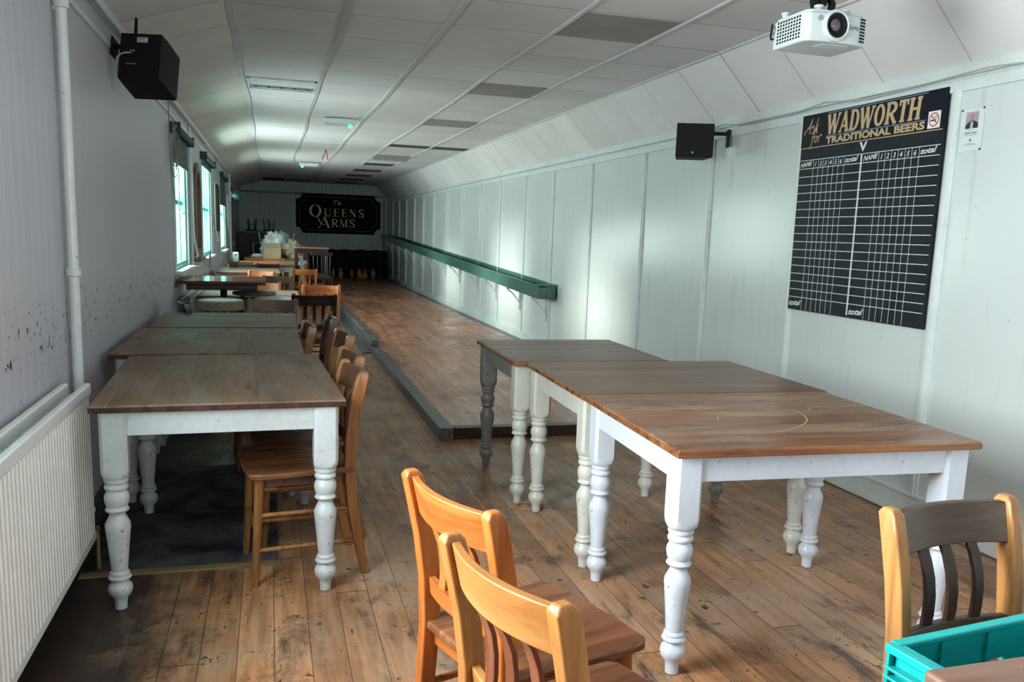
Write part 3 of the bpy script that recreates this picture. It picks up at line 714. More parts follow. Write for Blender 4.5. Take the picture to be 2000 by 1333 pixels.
chair('pale orange chair in front of the cardboard box', .08, 17.2, 90, 'honey', FG)
chair('brown chair at the wall end of the long brown table', -.66, 15.6, 8, 'brown', FG)
chair('orange chair raised on the lane side of the furthest left table', .55, 17.1, 0, 'orange', FG, sc=1.12)

# ------------------------------------------------------------------ stools and pub tables
M_UPH = None
def m_uph():
    t = NT('patterned_upholstery'); o = t.obj(); X = t.xyz(o)
    an = t.math('ARCTAN2', X[1], X[0]); u = t.math('MULTIPLY', an, 9.0)
    zz = t.math('MULTIPLY', X[2], 130)
    a = t.math('ABSOLUTE', t.math('SINE', t.math('ADD', u, zz))); b = t.math('ABSOLUTE', t.math('SINE', t.math('SUBTRACT', u, zz)))
    f = t.math('MINIMUM', a, b); c = t.mix(t.ramp(f, .15, .35), (.10, .07, .05), (.42, .38, .27))
    c = t.mix(t.ramp(t.noise(o, 40, 2), .45, .6, 0, .5), c, (.25, .22, .1))
    return t.fin(c, .85, spec=.2)
M_UPH = m_uph(); M_UTOP = plain('pale_seat_cloth', (.46, .52, .55), .8)
def bar_stool(label, x, y, padded=True, r=.195, h=.76):
    t = empty('bar_stool', (x, y, 0)); tag(t, label, 'stool', 'stools beyond the third table')
    if padded:
        MB().lathe([(r-.012, h-.095), (r, h-.085), (r+.002, h-.05), (r, h-.016), (r-.006, h-.010)], 36).build('seat_pad', M_UPH, t)
        MB().lathe([(r-.004, h-.0145), (r-.01, h-.004), (r-.05, h+.005), (.01, h+.010)], 36).build('seat_top', M_UTOP, t)
    else:
        MB().lathe([(r-.02, h-.03), (r, h-.022), (r, h-.008), (r-.01, h)], 36).build('seat', TOPS['c'], t)
    for k in range(4):
        a = PI/4+k*PI/2; c, s = math.cos(a), math.sin(a)
        MB().cyl((c*(r*.98), s*(r*.98), 0), (c*r*.72, s*r*.72, h-.09 if padded else h-.03), .014, .018, 10).build('leg', SETS['dark']['leg'], t)
    for k in range(4):
        a = PI/4+k*PI/2; b = a+PI/2; q = r*.91
        MB().cyl((math.cos(a)*q, math.sin(a)*q, .22), (math.cos(b)*q, math.sin(b)*q, .22), .009, n=8).build('stretcher', SETS['dark']['leg'], t)
bar_stool('round stool with pale top and diamond-patterned sides, beside the left wall', -.42, 7.82)
bar_stool('patterned round stool seen through the grey-brown chair back', .04, 8.0)
bar_stool('flat wooden-topped round stool between the patterned stools', -.145, 8.35, False, .2, .79)
pt = empty('pub_table', (-.41, 8.28, 0)); tag(pt, 'dark square pub table with shiny top and deep edge under the first window', 'table')
M_PUB = wood('pub_table_varnish', (.05, .018, .014), (.13, .05, .036), 0, 1, None, .12)
MB().box((-.37, -.42, .882), (.37, .42, .912)).build('tabletop', M_PUB, pt, bevel=.006)
MB().box((-.30, -.36, .83), (.30, .36, .882)).build('under_frame', SETS['dark']['rail'], pt, bevel=.01)
MB().lathe([(.035, .03), (.03, .10), (.026, .5), (.03, .83)], 18).build('column', M_BLACK, pt, loc=(0, -.12, 0))
MB().box((-.25, -.15, 0), (.25, -.09, .03)).box((-.03, -.37, 0), (.03, .13, .03)).build('base', M_BLACK, pt, bevel=.006)
ht = empty('poseur_table', (.74, 16.5, 0)); tag(ht, 'tall dark table with red-brown top near the curtain', 'table')
MB().box((-.32, -.35, 1.02), (.32, .35, 1.05)).build('tabletop', wood('red_brown_top', (.16, .05, .035), (.34, .13, .10), 0, 1, None, .18), ht, bevel=.006)
for sx in (-1, 1):
    for sy in (-1, 1): MB().box((sx*.27-.025, sy*.3-.025, 0), (sx*.27+.025, sy*.3+.025, 1.02)).build('leg', SETS['dark']['leg'], ht, bevel=.004)
MB().box((-.27, -.31, .93), (.27, -.29, 1.02)).build('apron', SETS['dark']['rail'], ht)

# ------------------------------------------------------------------ radiators
def make_radiator(label):
    t = empty('radiator', (XL, 2.62, 0)); tag(t, label, 'radiator', 'radiators on the left wall')
    L = 1.84; z0, z1 = .15, .78
    def panel(x, dirn):
        pts = []; pitch = .0368; n = int((L-.03)/pitch); y = -L/2+.015
        pts.append((x, -L/2)); pts.append((x, y))
        for i in range(n):
            pts += [(x, y+.004), (x+dirn*.009, y+.010), (x+dirn*.009, y+.027), (x, y+.033), (x, y+pitch)]; y += pitch
        pts.append((x, L/2))
        vs, fs = [], []
        for (px, py) in pts: vs += [(px, py, z0+.035), (px, py, z1-.045), (px-dirn*.014, py, z0+.035), (px-dirn*.014, py, z1-.045)]
        for i in range(len(pts)-1):
            a, b = 4*i, 4*i+4; fs += [(a, b, b+1, a+1), (a+2, a+3, b+3, b+2), (a+1, b+1, b+3, a+3), (a, a+2, b+2, b)]
        fs += [(0, 1, 3, 2), (4*len(pts)-4, 4*len(pts)-2, 4*len(pts)-1, 4*len(pts)-3)]
        return MB().add(vs, fs)
    panel(.118, 1).build('front_panel', M_WHITE, t); panel(.040, -1).build('rear_panel', M_WHITE, t)
    for x, nm in ((.118, 'header'), (.040, 'header')):
        mb = MB().box((x-.016, -L/2-.004, z1-.048), (x+.010, L/2+.004, z1)); mb.box((x-.014, -L/2-.004, z0), (x+.008, L/2+.004, z0+.037)); mb.build(nm, M_WHITE, t, bevel=.007, seg=3)
    mb = MB(); y = -L/2+.05; i = 0
    while y < L/2-.05:
        mb.box((.052, y, z0+.06), (.100, y+.0012, z1-.075)); mb.box((.052, y+.014, z0+.06), (.100, y+.0152, z1-.075)); mb.box((.098 if i % 2 else .052, y, z0+.06), (.100 if i % 2 else .054, y+.0152, z1-.075)); y += .028; i += 1
    mb.build('convector_fins', plain('fin_metal', (.42, .47, .48), .45, .3), t)
    for y in (-.60, .30, .86): MB().box((.030, y-.012, z1-.078), (.110, y+.012, z1-.052)).build('bracket', M_WHITE, t, bevel=.003)
    MB().cyl((.118, L/2, z0+.02), (.118, L/2+.05, z0+.02), .012).cyl((.118, L/2+.05, z0+.035), (.118, L/2+.05, 0), .010).build('valve', plain('tarnished_brass', (.35, .27, .15), .4, .8), t)
    return t
rad = make_radiator('white ribbed radiator at the front left below the pipe'); rt = tree_of(rad)
r2_, _ = dup(rad, (XL, 9.05, -.04), 0, rt); r2_['label'] = 'white radiator under the first window beside the patterned stool'
r3_, _ = dup(rad, (XL, 15.9, -.04), 0, rt); r3_['label'] = 'far white radiator under the third window'

# ------------------------------------------------------------------ pipes, cables, wall fittings on the left
pp = empty('heating_pipe', (XL+.034, 3.80, 0)); tag(pp, 'thick white vertical pipe rising from the radiator to the ceiling', 'pipe')
MB().tube([(0, 0, .36), (0, 0, 1.2), (0, 0, 2.41)], .021, 16).build('pipe', paint('pipe_paint', (.68, .72, .72), chip=(.15, .07, .04), chips=.70, rough=.25), pp)
for z in (1.19, 2.22): MB().lathe([(.022, -.016), (.029, -.014), (.029, .014), (.022, .016)], 18).build('pipe_collar', M_TRIM, pp, loc=(0, 0, z))
MB().cyl((-.03, 0, 2.205), (0, 0, 2.205), .009, n=8).build('pipe_clip', M_TRIM, pp)
MB().tube([(0, 0, .36), (0, -.02, .30), (.02, -.10, .27), (.06, -.20, .25)], .0205, 12).build('elbow', M_TRIM, pp)
def conduit(label, y, z0, z1, n=2, sp=.03, r=.008, x=.016):
    t = empty('conduit_pipe', (XL+x, y, 0)); tag(t, label, 'pipe', 'slim conduits down the left wall')
    for i in range(n): MB().tube([(0, i*sp, z0), (0, i*sp, z1)], r, 8).build('pipe', M_TRIM, t)
    for z in (z0+.5, z1-.5): MB().box((-.012, -.02, z-.008), (.010, (n-1)*sp+.02, z+.008)).build('clip', M_TRIM, t)
conduit('pair of slim white conduits between the first window and arched mirror', 9.50, .95, 2.40, 2, .10, .012)
conduit('single slim conduit beyond the second window', 13.05, .6, 2.40, 1)
conduit('slim conduit before the third window', 14.82, .6, 2.40, 1)
conduit('fat white downpipe beside the black door', 17.9, .2, 2.40, 1, .03, .03, .035)
cb = MB(); pts = [(XL+.05, YB+.1, ZL-.05)]
for i in range(60): pts.append((XL+.046+.004*math.sin(i*2.1), YB+.3+i*.23, ZL-.055-.012*abs(math.sin(i*1.3))))
cb.tube(pts, .0045, 6); tag(cb.build('cable_run', M_CABLE), 'thin cable clipped along the top of the left wall', 'cable')
cb = MB(); pts = [(XR-.045, YB+.2+i*.2, ZR-.03-.03*abs(math.sin(i*.55))-.006*math.sin(i*2)) for i in range(44)]
cb.tube(pts, .0038, 6); tag(cb.build('cable_run', plain('painted_cable', (.42, .43, .40), .5)), 'painted cable sagging along the top of the right wall', 'cable')
# coiled spare cable
mb = MB()
for k in range(7):
    cy, cz, ra, rb_ = 7.86+.03*math.sin(k*2.1), 2.10-.012*k+.02*math.cos(k*1.7), .10+.028*(k % 4), .14+.02*(k % 3)
    mb.tube([(XL+.03+.008*k*.5+.006*math.sin(i*.6+k), cy+ra*math.cos(i*PI/12), cz+rb_*math.sin(i*PI/12)) for i in range(25)], .0042, 6)
mb.tube(spline([(XL+.03, 7.50, 2.38), (XL+.03, 7.52, 2.15), (XL+.03, 7.56, 1.95), (XL+.03, 7.75, 1.80), (XL+.03, 8.05, 1.82), (XL+.035, 8.2, 1.98), (XL+.03, 8.0, 2.2)], 6), .0045, 6)
mb.tube(spline([(XL+.03, 7.50, 2.2), (XL+.03, 7.55, 1.85), (XL+.03, 7.8, 1.62), (XL+.03, 8.25, 1.50), (XL+.03, 8.7, 1.50)], 6), .004, 6)
tag(mb.build('cable_coil', M_CABLE), 'tangled loops of grey cable hanging beside the first window', 'cable')
# roller blinds
def blind(label, a, b, top, drop, m=M_DKCLOTH):
    t = empty('roller_blind', (XL, (a+b)/2, top)); tag(t, label, 'blind', 'roller blinds over the left windows'); hw = (b-a)/2
    MB().cyl((.05, -hw, 0), (.05, hw, 0), .032, n=18).build('roller', m, t)
    MB().box((.018, -hw+.03, -drop), (.022, hw-.03, -.01)).build('cloth', m, t)
    MB().box((.012, -hw+.03, -drop-.018), (.028, hw-.03, -drop)).build('bottom_bar', m, t, bevel=.004)
    for s in (-1, 1): MB().box((0, s*hw-.006, -.05), (.085, s*hw+.006, .045)).build('end_bracket', m, t, bevel=.004)
blind('dark roller blind pulled a quarter down on the first window', 7.88, 9.22, 2.20, .27)
blind('narrow rolled-up blind on the second window', 11.08, 12.82, 2.22, .10)
blind('dark blind halfway down on the third window', 14.93, 16.67, 2.22, .47)
def cord(label, y, z0, z1, sw):
    mb = MB(); mb.tube(spline([(XL+.05, y, z1), (XL+.05, y+.01, (z0+z1)/2), (XL+.05, y+sw*.4, z0+.2), (XL+.06, y+sw, z0+.05), (XL+.07, y+sw*1.05, z0), (XL+.06, y+sw*.8, z0-.02)], 8), .011, 8)
    tag(mb.build('blind_cord', M_WCORD), label, 'cord', 'white blind cords')
cord('white blind cord curling at the right of the first window', 9.30, 1.08, 1.92, .22)
cord('white blind cord beside the second window', 12.95, 1.18, 2.0, .25)
cord('white blind cord beside the third window', 16.8, 1.22, 1.95, .25)
# arched mirror
am = empty('arched_mirror', (XL, 10.33, 0)); tag(am, 'tall arched brown-framed mirror between the first and second windows', 'mirror')
def arch(hw, z0, zs, k=16): return [(-hw, z0), (hw, z0)]+[(hw*math.cos(PI*i/k), zs+hw*math.sin(PI*i/k)*1.0) for i in range(k+1)]
o1, o2 = arch(.36, 1.02, 1.72), arch(.26, 1.12, 1.72)
n = len(o1); vs = []; fs = []
for x in (0, .035):
    vs += [(x, y, z) for y, z in o1]+[(x, y, z) for y, z in o2]
for i in range(n):
    j = (i+1) % n
    fs += [(2*n+i, 2*n+j, 3*n+j, 3*n+i), (i, n+i, n+j, j), (i, j, 2*n+j, 2*n+i), (n+i, 3*n+i, 3*n+j, n+j)]
M_FRM = wood('mirror_frame_wood', (.14, .085, .06), (.27, .18, .13), 2, 1, None, .4)
MB().add(vs, fs).build('frame', M_FRM, am)
MB().add([(.014, y, z) for y, z in o2]+[(.004, y, z) for y, z in o2], [tuple(range(n)), tuple(reversed(range(n, 2*n)))]).build('mirror_glass', plain('mirror_silver', (.75, .8, .8), .04, 1, var=0), am)
MB().box((0, -.38, .99), (.07, .38, 1.03)).build('ledge', M_FRM, am, bevel=.006)
def picture(label, y, z, w_, h_, fm, im):
    t = empty('framed_picture', (XL, y, z)); tag(t, label, 'picture', 'pictures between the windows')
    MB().box((0, -w_/2, -h_/2), (.025, w_/2, -h_/2+.04)).box((0, -w_/2, h_/2-.04), (.025, w_/2, h_/2)).box((0, -w_/2, -h_/2), (.025, -w_/2+.04, h_/2)).box((0, w_/2-.04, -h_/2), (.025, w_/2, h_/2)).build('frame', fm, t, bevel=.003)
    MB().box((.004, -w_/2+.04, -h_/2+.04), (.010, w_/2-.04, h_/2-.04)).build('print', im, t)
picture('dull grey-green framed picture after the second window', 13.50, 1.70, .62, .62, plain('grey_frame', (.22, .23, .2), .5), plain('grey_print', (.20, .22, .21), .4, scale=14, var=.35))
picture('dark brown framed picture just before the third window', 14.42, 1.66, .56, .72, plain('brown_frame', (.10, .04, .03), .4), plain('brown_print', (.09, .055, .045), .3, scale=14, var=.4))
# iron scroll on the sill
mb = MB(); sp = [(XL+.09, 8.4, 1.0), (XL+.12, 9.0, .985), (XL+.16, 9.7, .965)]
c0 = Vector((XL+.17, 9.85, 1.01))
for i in range(34):
    a = -PI/2+i*.33; r_ = .085*(1-i/40); sp.append((c0.x, c0.y+r_*math.cos(a)*1.6, c0.z+r_*math.sin(a)))
mb.tube(sp, .006, 6); mb.cyl((XL, 9.0, .985), (XL+.12, 9.0, .985), .005)
tag(mb.build('iron_scroll_bracket', M_CABLE), 'thin iron bar ending in a scroll below the first window', 'bracket')
# green door mirror and exit box by the door
gm = empty('convex_mirror', (XL+.12, 19.2, 2.02)); gm.scale = (.7, .7, .7); tag(gm, 'small round blue-green convex mirror above the black door', 'mirror')
gm.rotation_euler = (0, 0, math.radians(-50))
MB().lathe([(.17, 0), (.18, .01), (.17, .02)], 28, Matrix.Rotation(PI/2, 4, 'Y')).build('rim', M_BLACK, gm)
MB().lathe([(.175, .018), (.14, .04), (.08, .058), (.005, .066)], 28, Matrix.Rotation(PI/2, 4, 'Y')).build('mirror_glass', plain('blue_green_mirror', (.25, .62, .68), .1, .9), gm)
MB().cyl((-.06, 0, 0), (.0, 0, 0), .012).build('arm', M_BLACK, gm)
el = empty('exit_light', (XL+.04, 20.6, 2.1)); tag(el, 'small pale green exit box high by the far door', 'light')
MB().box((-.04, -.18, -.09), (.04, .18, .09)).build('housing', plain('pale_green_plastic', (.38, .52, .38), .4), el, bevel=.01)
MB().box((.04, -.15, -.06), (.043, .15, .06)).build('lens', plain('exit_lens', (.35, .75, .45), .3), el)

# ------------------------------------------------------------------ ceiling fittings
def emergency(label, x, y, right=True, L=.36, rz=0):
    t = empty('emergency_light', (x, y, ZC-.012), rz); tag(t, label, 'light', 'emergency lights on the ceiling')
    MB().box((-L/2, -.05, -.05), (L/2, .05, .0)).build('housing', plain('light_housing', (.72, .76, .76), .35), t, bevel=.008)
    MB().box((-L/2+.02, -.042, -.066), (L/2-.03, .042, -.05)).build('diffuser', plain('diffuser_plastic', (.62, .68, .66), .3), t, bevel=.006)
    g = NT('green_led') if 'green_led' not in _mc else None
    if g:
        g.p.inputs['Base Color'].default_value = (.0, .3, .1, 1); g.p.inputs['Emission Color'].default_value = (.05, 1, .35, 1); g.p.inputs['Emission Strength'].default_value = 3; _mc['green_led'] = g.m
    s = 1 if right else -1
    MB().lathe([(.02, -.03), (.024, -.01), (.02, .0)], 14, Matrix.Translation((s*(L/2-.055), -.03, -.062))).build('indicator', _mc['green_led'], t)
emergency('emergency light on the ceiling glowing green at its right end', .76, 10.02)
emergency('small far emergency light with a green dot at its left end', .73, 17.0, False)
cl = empty('ceiling_light', (.115, 8.0, ZC)); tag(cl, 'recessed strip light with slotted metal louvre in the ceiling grid', 'light')
MB().box((-.29, -.295, -.010), (.29, -.275, .0)).box((-.29, .275, -.010), (.29, .295, .0)).box((-.29, -.295, -.010), (-.272, .295, .0)).box((.272, -.295, -.01), (.29, .295, 0)).build('frame', plain('light_frame', (.66, .70, .70), .4), cl)
MB().box((-.272, .06, -.014), (.272, .15, -.004)).build('louvre', plain('louvre_metal', (.30, .38, .40), .3, .6), cl)
mb = MB()
for k in range(5): mb.box((-.22+k*.11-.012, .08, -.017), (-.22+k*.11+.012, .12, -.014))
mb.build('slots', M_BLACK, cl)
MB().box((-.272, -.275, -.006), (.272, .06, -.003)).build('reflector', plain('light_reflector', (.82, .86, .88), .3), cl)
rb = MB(); rb.tube([(.86, 14.0, ZC-.01), (.84, 13.98, ZC-.08), (.80, 13.97, ZC-.16)], .008, 6); rb.tube([(.86, 14.0, ZC-.01), (.88, 13.98, ZC-.08), (.89, 13.97, ZC-.17)], .008, 6)
tag(rb.build('ribbon', plain('red_ribbon', (.55, .04, .03), .6)), 'scrap of red ribbon hanging from the ceiling grid', 'ribbon')

# projector
pj = empty('projector', (2.085, 3.04, 2.225), math.radians(2)); tag(pj, 'white projector hanging upside down from the ceiling on a black bracket', 'projector')
M_PJ = plain('projector_white', (.50, .56, .57), .35, var=.03)
body = [(-.14, -.085), (-.125, -.105), (-.07, -.115), (.0, -.118), (.08, -.113), (.125, -.100), (.14, -.085), (.14, .11), (-.14, .11)]
MB().prism(body, -.062, .045).build('body', M_PJ, pj, bevel=.008, seg=3)
MB().prism([(p[0]*.93, p[1]*.93) for p in body], .045, .056).build('base_plate', M_PJ, pj, bevel=.006)
RX = Matrix.Translation((-.022, -.1185, -.002)) @ Matrix.Rotation(PI/2, 4, 'X')
lr = MB().lathe([(.058, -.03), (.058, .008), (.050, .014), (.046, .012), (.044, .0)], 36, RX).build('lens_ring', M_PJ, pj)
MB().lathe([(.0455, .0), (.045, .011), (.036, .010), (.030, .004), (.001, .003)], 32, RX).build('lens_barrel', M_BLACK, pj)
MB().lathe([(.022, .010), (.018, .0145), (.01, .017), (.002, .018)], 24, RX @ Matrix.Translation((-.008, 0, 0))).build('lens_glass', plain('lens_glass', (.10, .08, .10), .05, .3), pj)
mb = MB()
for i in range(9):
    for j in range(7): mb.box((-.1415, -.065+i*.017, -.045+j*.0125), (-.1395, -.065+i*.017+.009, -.045+j*.0125+.0075))
mb.build('side_vent', M_BLACK, pj)
mb = MB()
for i in range(2):
    for j in range(8): mb.box((.098+i*.016, -.1098+i*.006, -.048+j*.0115), (.109+i*.016, -.1040+i*.006, -.048+j*.0115+.006))
mb.build('front_vent', M_BLACK, pj)
MB().lathe([(.010, 0), (.010, .004)], 16, Matrix.Translation((-.088, -.112, .022)) @ Matrix.Rotation(PI/2, 4, 'X')).build('sensor', plain('sensor_grey', (.25, .3, .32), .2), pj)
mb = MB(); text(mb, 'BenQ', frame_M(Vector((.088, -.1152, .004)), (-1, -.085, 0), (0, 0, -1)), .020, bold=.0004)
mb.build('logo', plain('logo_grey', (.16, .2, .22), .4), pj)
mb = MB().box((-.05, -.09, -.064), (.07, -.03, -.0625)).build('filter_door', plain('projector_shade', (.60, .68, .70), .4), pj, bevel=.003)
for x, y, nm in ((-.115, .07, 0), (-.072, -.075, 1), (.06, -.06, 2)):
    MB().lathe([(.013, .056), (.013, .066), (.018, .067), (.018, .074), (.016, .076)], 16, Matrix.Translation((x, y, 0))).build('foot', M_PJ, pj)
mb = MB(); mb.box((-.05, -.05, .056), (.05, .05, .068))
for s in (-1, 1): mb.sweep([(s*.035, -.005, .066), (s*.043, 0, .11), (s*.03, .02, .16), (s*.028, .03, .30), (s*.02, .03, ZC-2.225)], .010, .012)
mb.tube(spline([(-.03, 0, .07), (.0, -.01, .12), (.05, .0, .2), (.06, .02, .3), (.05, .03, .4)], 6), .006, 6)
mb.box((-.07, -.05, ZC-2.225-.012), (.07, .07, ZC-2.225-.001)); mb.box((-.012, -.012, .10), (.012, .06, .16))
mb.build('ceiling_bracket', M_BLACK, pj, bevel=.002)
mb = MB(); mb.tube(spline([(-.12, .11, -.01), (-.155, .10, -.02), (-.16, .09, .02), (-.14, .12, .04)], 6), .004, 6); mb.build('cable', M_BLACK, pj)

# loudspeakers
sp1 = empty('loudspeaker', (2.895, 5.62, 2.095), math.radians(-20)); tag(sp1, 'black loudspeaker on a bracket high on the right wall', 'speaker')
MB().prism([(-.13, -.11), (.13, -.11), (.10, .12), (-.10, .12)], -.115, .115).build('cabinet', M_BLACK, sp1, bevel=.006)
MB().box((-.122, -.116, -.107), (.122, -.111, .107)).build('grille', plain('speaker_cloth', (.006, .006, .007), .9), sp1)
mb = MB(); mb.box((-.02, -.118, -.088), (-.008, -.1165, -.078)); mb.build('badge', plain('silver_badge', (.4, .42, .44), .3, .6), sp1)
MB().box((.08, .09, .06), (.27, .115, .085)).box((.25, .06, -.02), (.268, .135, .10)).build('bracket', M_BLACK, sp1, bevel=.003)
sp2 = empty('loudspeaker', (-.605, 5.05, 2.205)); tag(sp2, 'black wedge loudspeaker high at the left, rear sockets and white sticker showing', 'speaker')
sp2.rotation_euler = (math.radians(-17), 0, math.radians(-13)); sp2.scale = (1.0, 1.0, 1.0)
MB().prism([(-.108, -.13), (.100, -.13), (.108, -.06), (.112, .12), (-.112, .12), (-.112, -.06)], -.118, .128).build('cabinet', M_BLACK, sp2, bevel=.005)
MB().box((-.104, .12, -.108), (.104, .125, .118)).build('grille', plain('speaker_cloth', (.006, .006, .007), .9), sp2)
st_ = MB().box((-.022, -.132, .078), (.030, -.130, .105)).build('sticker', plain('sticker_white', (.75, .78, .78), .5), sp2)
mb = MB()
for k, z in enumerate((.101, .092, .083)): mb.box((-.018, -.1328, z-.0022), (.026-.006*(k == 1), -.1322, z+.0012))
mb.build('printed_lines', M_BLACK, st_)
MB().cyl((-.048, -.13, .030), (-.048, -.136, .030), .004).cyl((-.034, -.13, .030), (-.034, -.136, .030), .004).build('terminals', plain('terminal_green', (.3, .5, .4), .3, .5), sp2)
MB().box((-.07, -.132, -.045), (-.02, -.1305, -.038)).build('rating_plate', plain('plate_grey', (.14, .14, .15), .4), sp2)
mb = MB(); mb.tube(spline([(-.045, -.134, .018), (-.08, -.145, .01), (-.12, -.13, -.01), (-.14, -.06, -.02), (-.165, 0, .02)], 6), .0028, 6); mb.tube(spline([(-.05, -.134, .018), (-.09, -.15, .0), (-.115, -.13, -.03), (-.14, -.06, -.06), (-.165, 0, -.02)], 6), .0028, 6)
mb.build('cable', plain('pale_cable', (.5, .5, .48), .5), sp2)
mb = MB(); mb.cyl((-.06, -.06, .12), (-.068, -.055, .252), .010, .007).box((-.172, -.06, .08), (-.10, -.04, .10)).box((-.174, -.09, .03), (-.166, .0, .13)); mb.build('bracket', M_BLACK, sp2, bevel=.002)

# ------------------------------------------------------------------ scoreboard on the right wall
SW, SH = 1.182, 1.187
sb = empty('scoreboard', (XR-.024, 4.732, .996)); tag(sb, 'black skittles scoreboard with gold Wadworth heading and white grid on the right wall', 'scoreboard')
MB().box((0, -SW, 0), (.012, 0, SH)).build('board', plain('chalkboard_black', (.009, .014, .019), .55, var=.35, scale=9, spec=.22), sb, bevel=.002)
MB().box((-.0015, -SW, .832*SH), (0, 0, SH)).build('heading_panel', plain('navy_black', (.004, .005, .014), .5, var=.2, spec=.2), sb)
BM = lambda u, v, z=0: frame_M(Vector((-.0022-z, -u*SW, v*SH)), (0, -1, 0), (0, 0, 1))
M_GOLD = plain('gold_paint', (.50, .36, .19), .45); M_BW = plain('white_lettering', (.60, .66, .66), .5, var=.15, scale=60); M_PBL = plain('blue_rule_paint', (.16, .28, .42), .4)
mb = MB()
Ws = (1.02, .74, .74, 1.02, .78, .82, .66, .80); tot = sum(Ws)+.05*7; h = .104*SH; kx = (.885-.212)*SW/(tot*h)
Mx = BM(.207, .888) @ Matrix.Diagonal((kx, 1.0, 1, 1)) @ Matrix(((1, .10, 0, 0), (0, 1, 0, 0), (0, 0, 1, 0), (0, 0, 0, 1)))
word(mb, 'WADWORTH', Mx, h*.93, Ws, .075, tk=.225, tn=.12, sl=.10, sw=.055)
text(mb, 'TRADITIONAL BEERS', BM(.208, .845), .052, (.885-.208)*SW, bold=.0022)
mb.add([(0, 0, 0), (.99*SW, 0, 0), (.99*SW, .005, 0), (0, .005, 0)], [(0, 1, 2, 3)], M=BM(.0, .832))
# brush script "Ask for"
S_A = Matrix(((1, .25, 0, 0), (0, 1, 0, 0), (0, 0, 1, 0), (0, 0, 0, 1)))
def script(M, strokes, wd):
    for s_ in strokes: q = spline(s_, 6); ribbon(mb, [(p.x, p.y) for p in q], wd, M)
script(BM(.025, .905) @ S_A, [[(.006, -.004), (-.004, .006), (.002, .016), (.016, .022), (.034, .050), (.050, .086)], [(.050, .086), (.047, .045), (.050, .0)], [(.018, .036), (.034, .034), (.060, .042)],
        [(.064, .03), (.078, .045), (.082, .030), (.090, .012), (.080, .0), (.068, .004)], [(.097, .0), (.103, .045), (.107, .088)], [(.124, .05), (.103, .024), (.113, .015), (.126, -.002)]], .0068)
script(BM(.085, .858) @ S_A, [[(-.012, -.03), (.004, -.026), (.012, .02), (.018, .068), (.030, .082), (.034, .07)], [(-.004, .032), (.03, .036)], [(.046, .034), (.034, .022), (.038, .002), (.052, .006), (.056, .026), (.046, .036), (.060, .032)], [(.066, .0), (.070, .036)], [(.070, .028), (.082, .042), (.092, .034)]], .0068)
mb.build('gold_lettering', M_GOLD, sb)
mb = MB()
for v0 in (.991, .879): mb.add([(0, 0, 0), (.68*SW, 0, 0), (.68*SW, .004, 0), (0, .004, 0)], [(0, 1, 2, 3)], M=BM(.208, v0))
mb.build('blue_rules', M_PBL, sb)
# white grid: two score tables
mb = MB()
def hl(u0, u1, v, th=.0042): mb.add([(0, -th/2, 0), ((u1-u0)*SW, -th/2, 0), ((u1-u0)*SW, th/2, 0), (0, th/2, 0)], [(0, 1, 2, 3)], M=BM(u0, v))
def vl(u, v0, v1, th=.0034): mb.add([(-th/2, 0, 0), (th/2, 0, 0), (th/2, (v1-v0)*SH, 0), (-th/2, (v1-v0)*SH, 0)], [(0, 1, 2, 3)], M=BM(u, v0, .0004))
hl(.008, .99, .772)
for k in range(17): hl(.006, .99, .730-.0414*k)
for u in (.123, .165, .204, .246, .284, .325, .368, .615, .657, .698, .741, .784, .826, .870): vl(u, .004, .77)
vl(.494, .012, .773, .014)
mb.build('grid_lines', M_BW, sb)
def lettering(body, M_, size, width=None, **k):
    m_ = MB(); text(m_, body, M_, size, width, **k); m_.build('lettering', M_BW, sb)
for u0, cols, ue in ((.012, (.126, .170, .208, .249, .288, .328, .372), .485), (.508, (.619, .661, .703, .745, .788, .830, .874), .985)):
    lettering('NAME', BM(u0, .739) @ Matrix.Rotation(.06, 4, 'Z'), .036, (.10)*SW, shear=.35, bold=.0012)
    for d_, u in zip('123456', cols): lettering(d_, BM(u+.004, .739), .038, None, shear=.25, bold=.0010)
    lettering('total', BM(cols[6]+.004, .740) @ Matrix.Rotation(.05, 4, 'Z'), .040, (ue-cols[6]-.016)*SW, shear=.35, bold=.0012)
lettering('total', BM(.013, .022) @ Matrix.Rotation(.05, 4, 'Z'), .046, .105*SW, shear=.35, bold=.0014)
lettering('total', BM(.507, .018) @ Matrix.Rotation(.05, 4, 'Z'), .046, .105*SW, shear=.35, bold=.0014)
lettering('V', BM(.470, .787), .066, .056*SW, bold=.003)
ns = MB().box((-.004, -.972*SW, .842*SH), (-.0016, -.903*SW, .912*SH)).build('no_smoking_sticker', plain('sticker_paper', (.72, .78, .78), .4), sb)
mb = MB(); c_ = BM(.9375, .877, .0022); rr = .031
ribbon(mb, [(rr*math.cos(a*PI/16), rr*math.sin(a*PI/16)) for a in range(32)], .006, c_, closed=True); ribbon(mb, [(-rr*.7, rr*.7), (rr*.7, -rr*.7)], .006, c_)
mb.build('red_ring', plain('sign_red', (.55, .05, .05), .4), ns)
mb = MB(); c_ = BM(.9375, .877, .0020); ribbon(mb, [(-.022, -.004), (.014, -.004)], .007, c_); ribbon(mb, [(.016, .002), (.018, .012), (.010, .018)], .003, c_); ribbon(mb, [(.010, .000), (.008, .010), (-.002, .014)], .003, c_)
mb.build('cigarette_symbol', M_BLACK, ns)
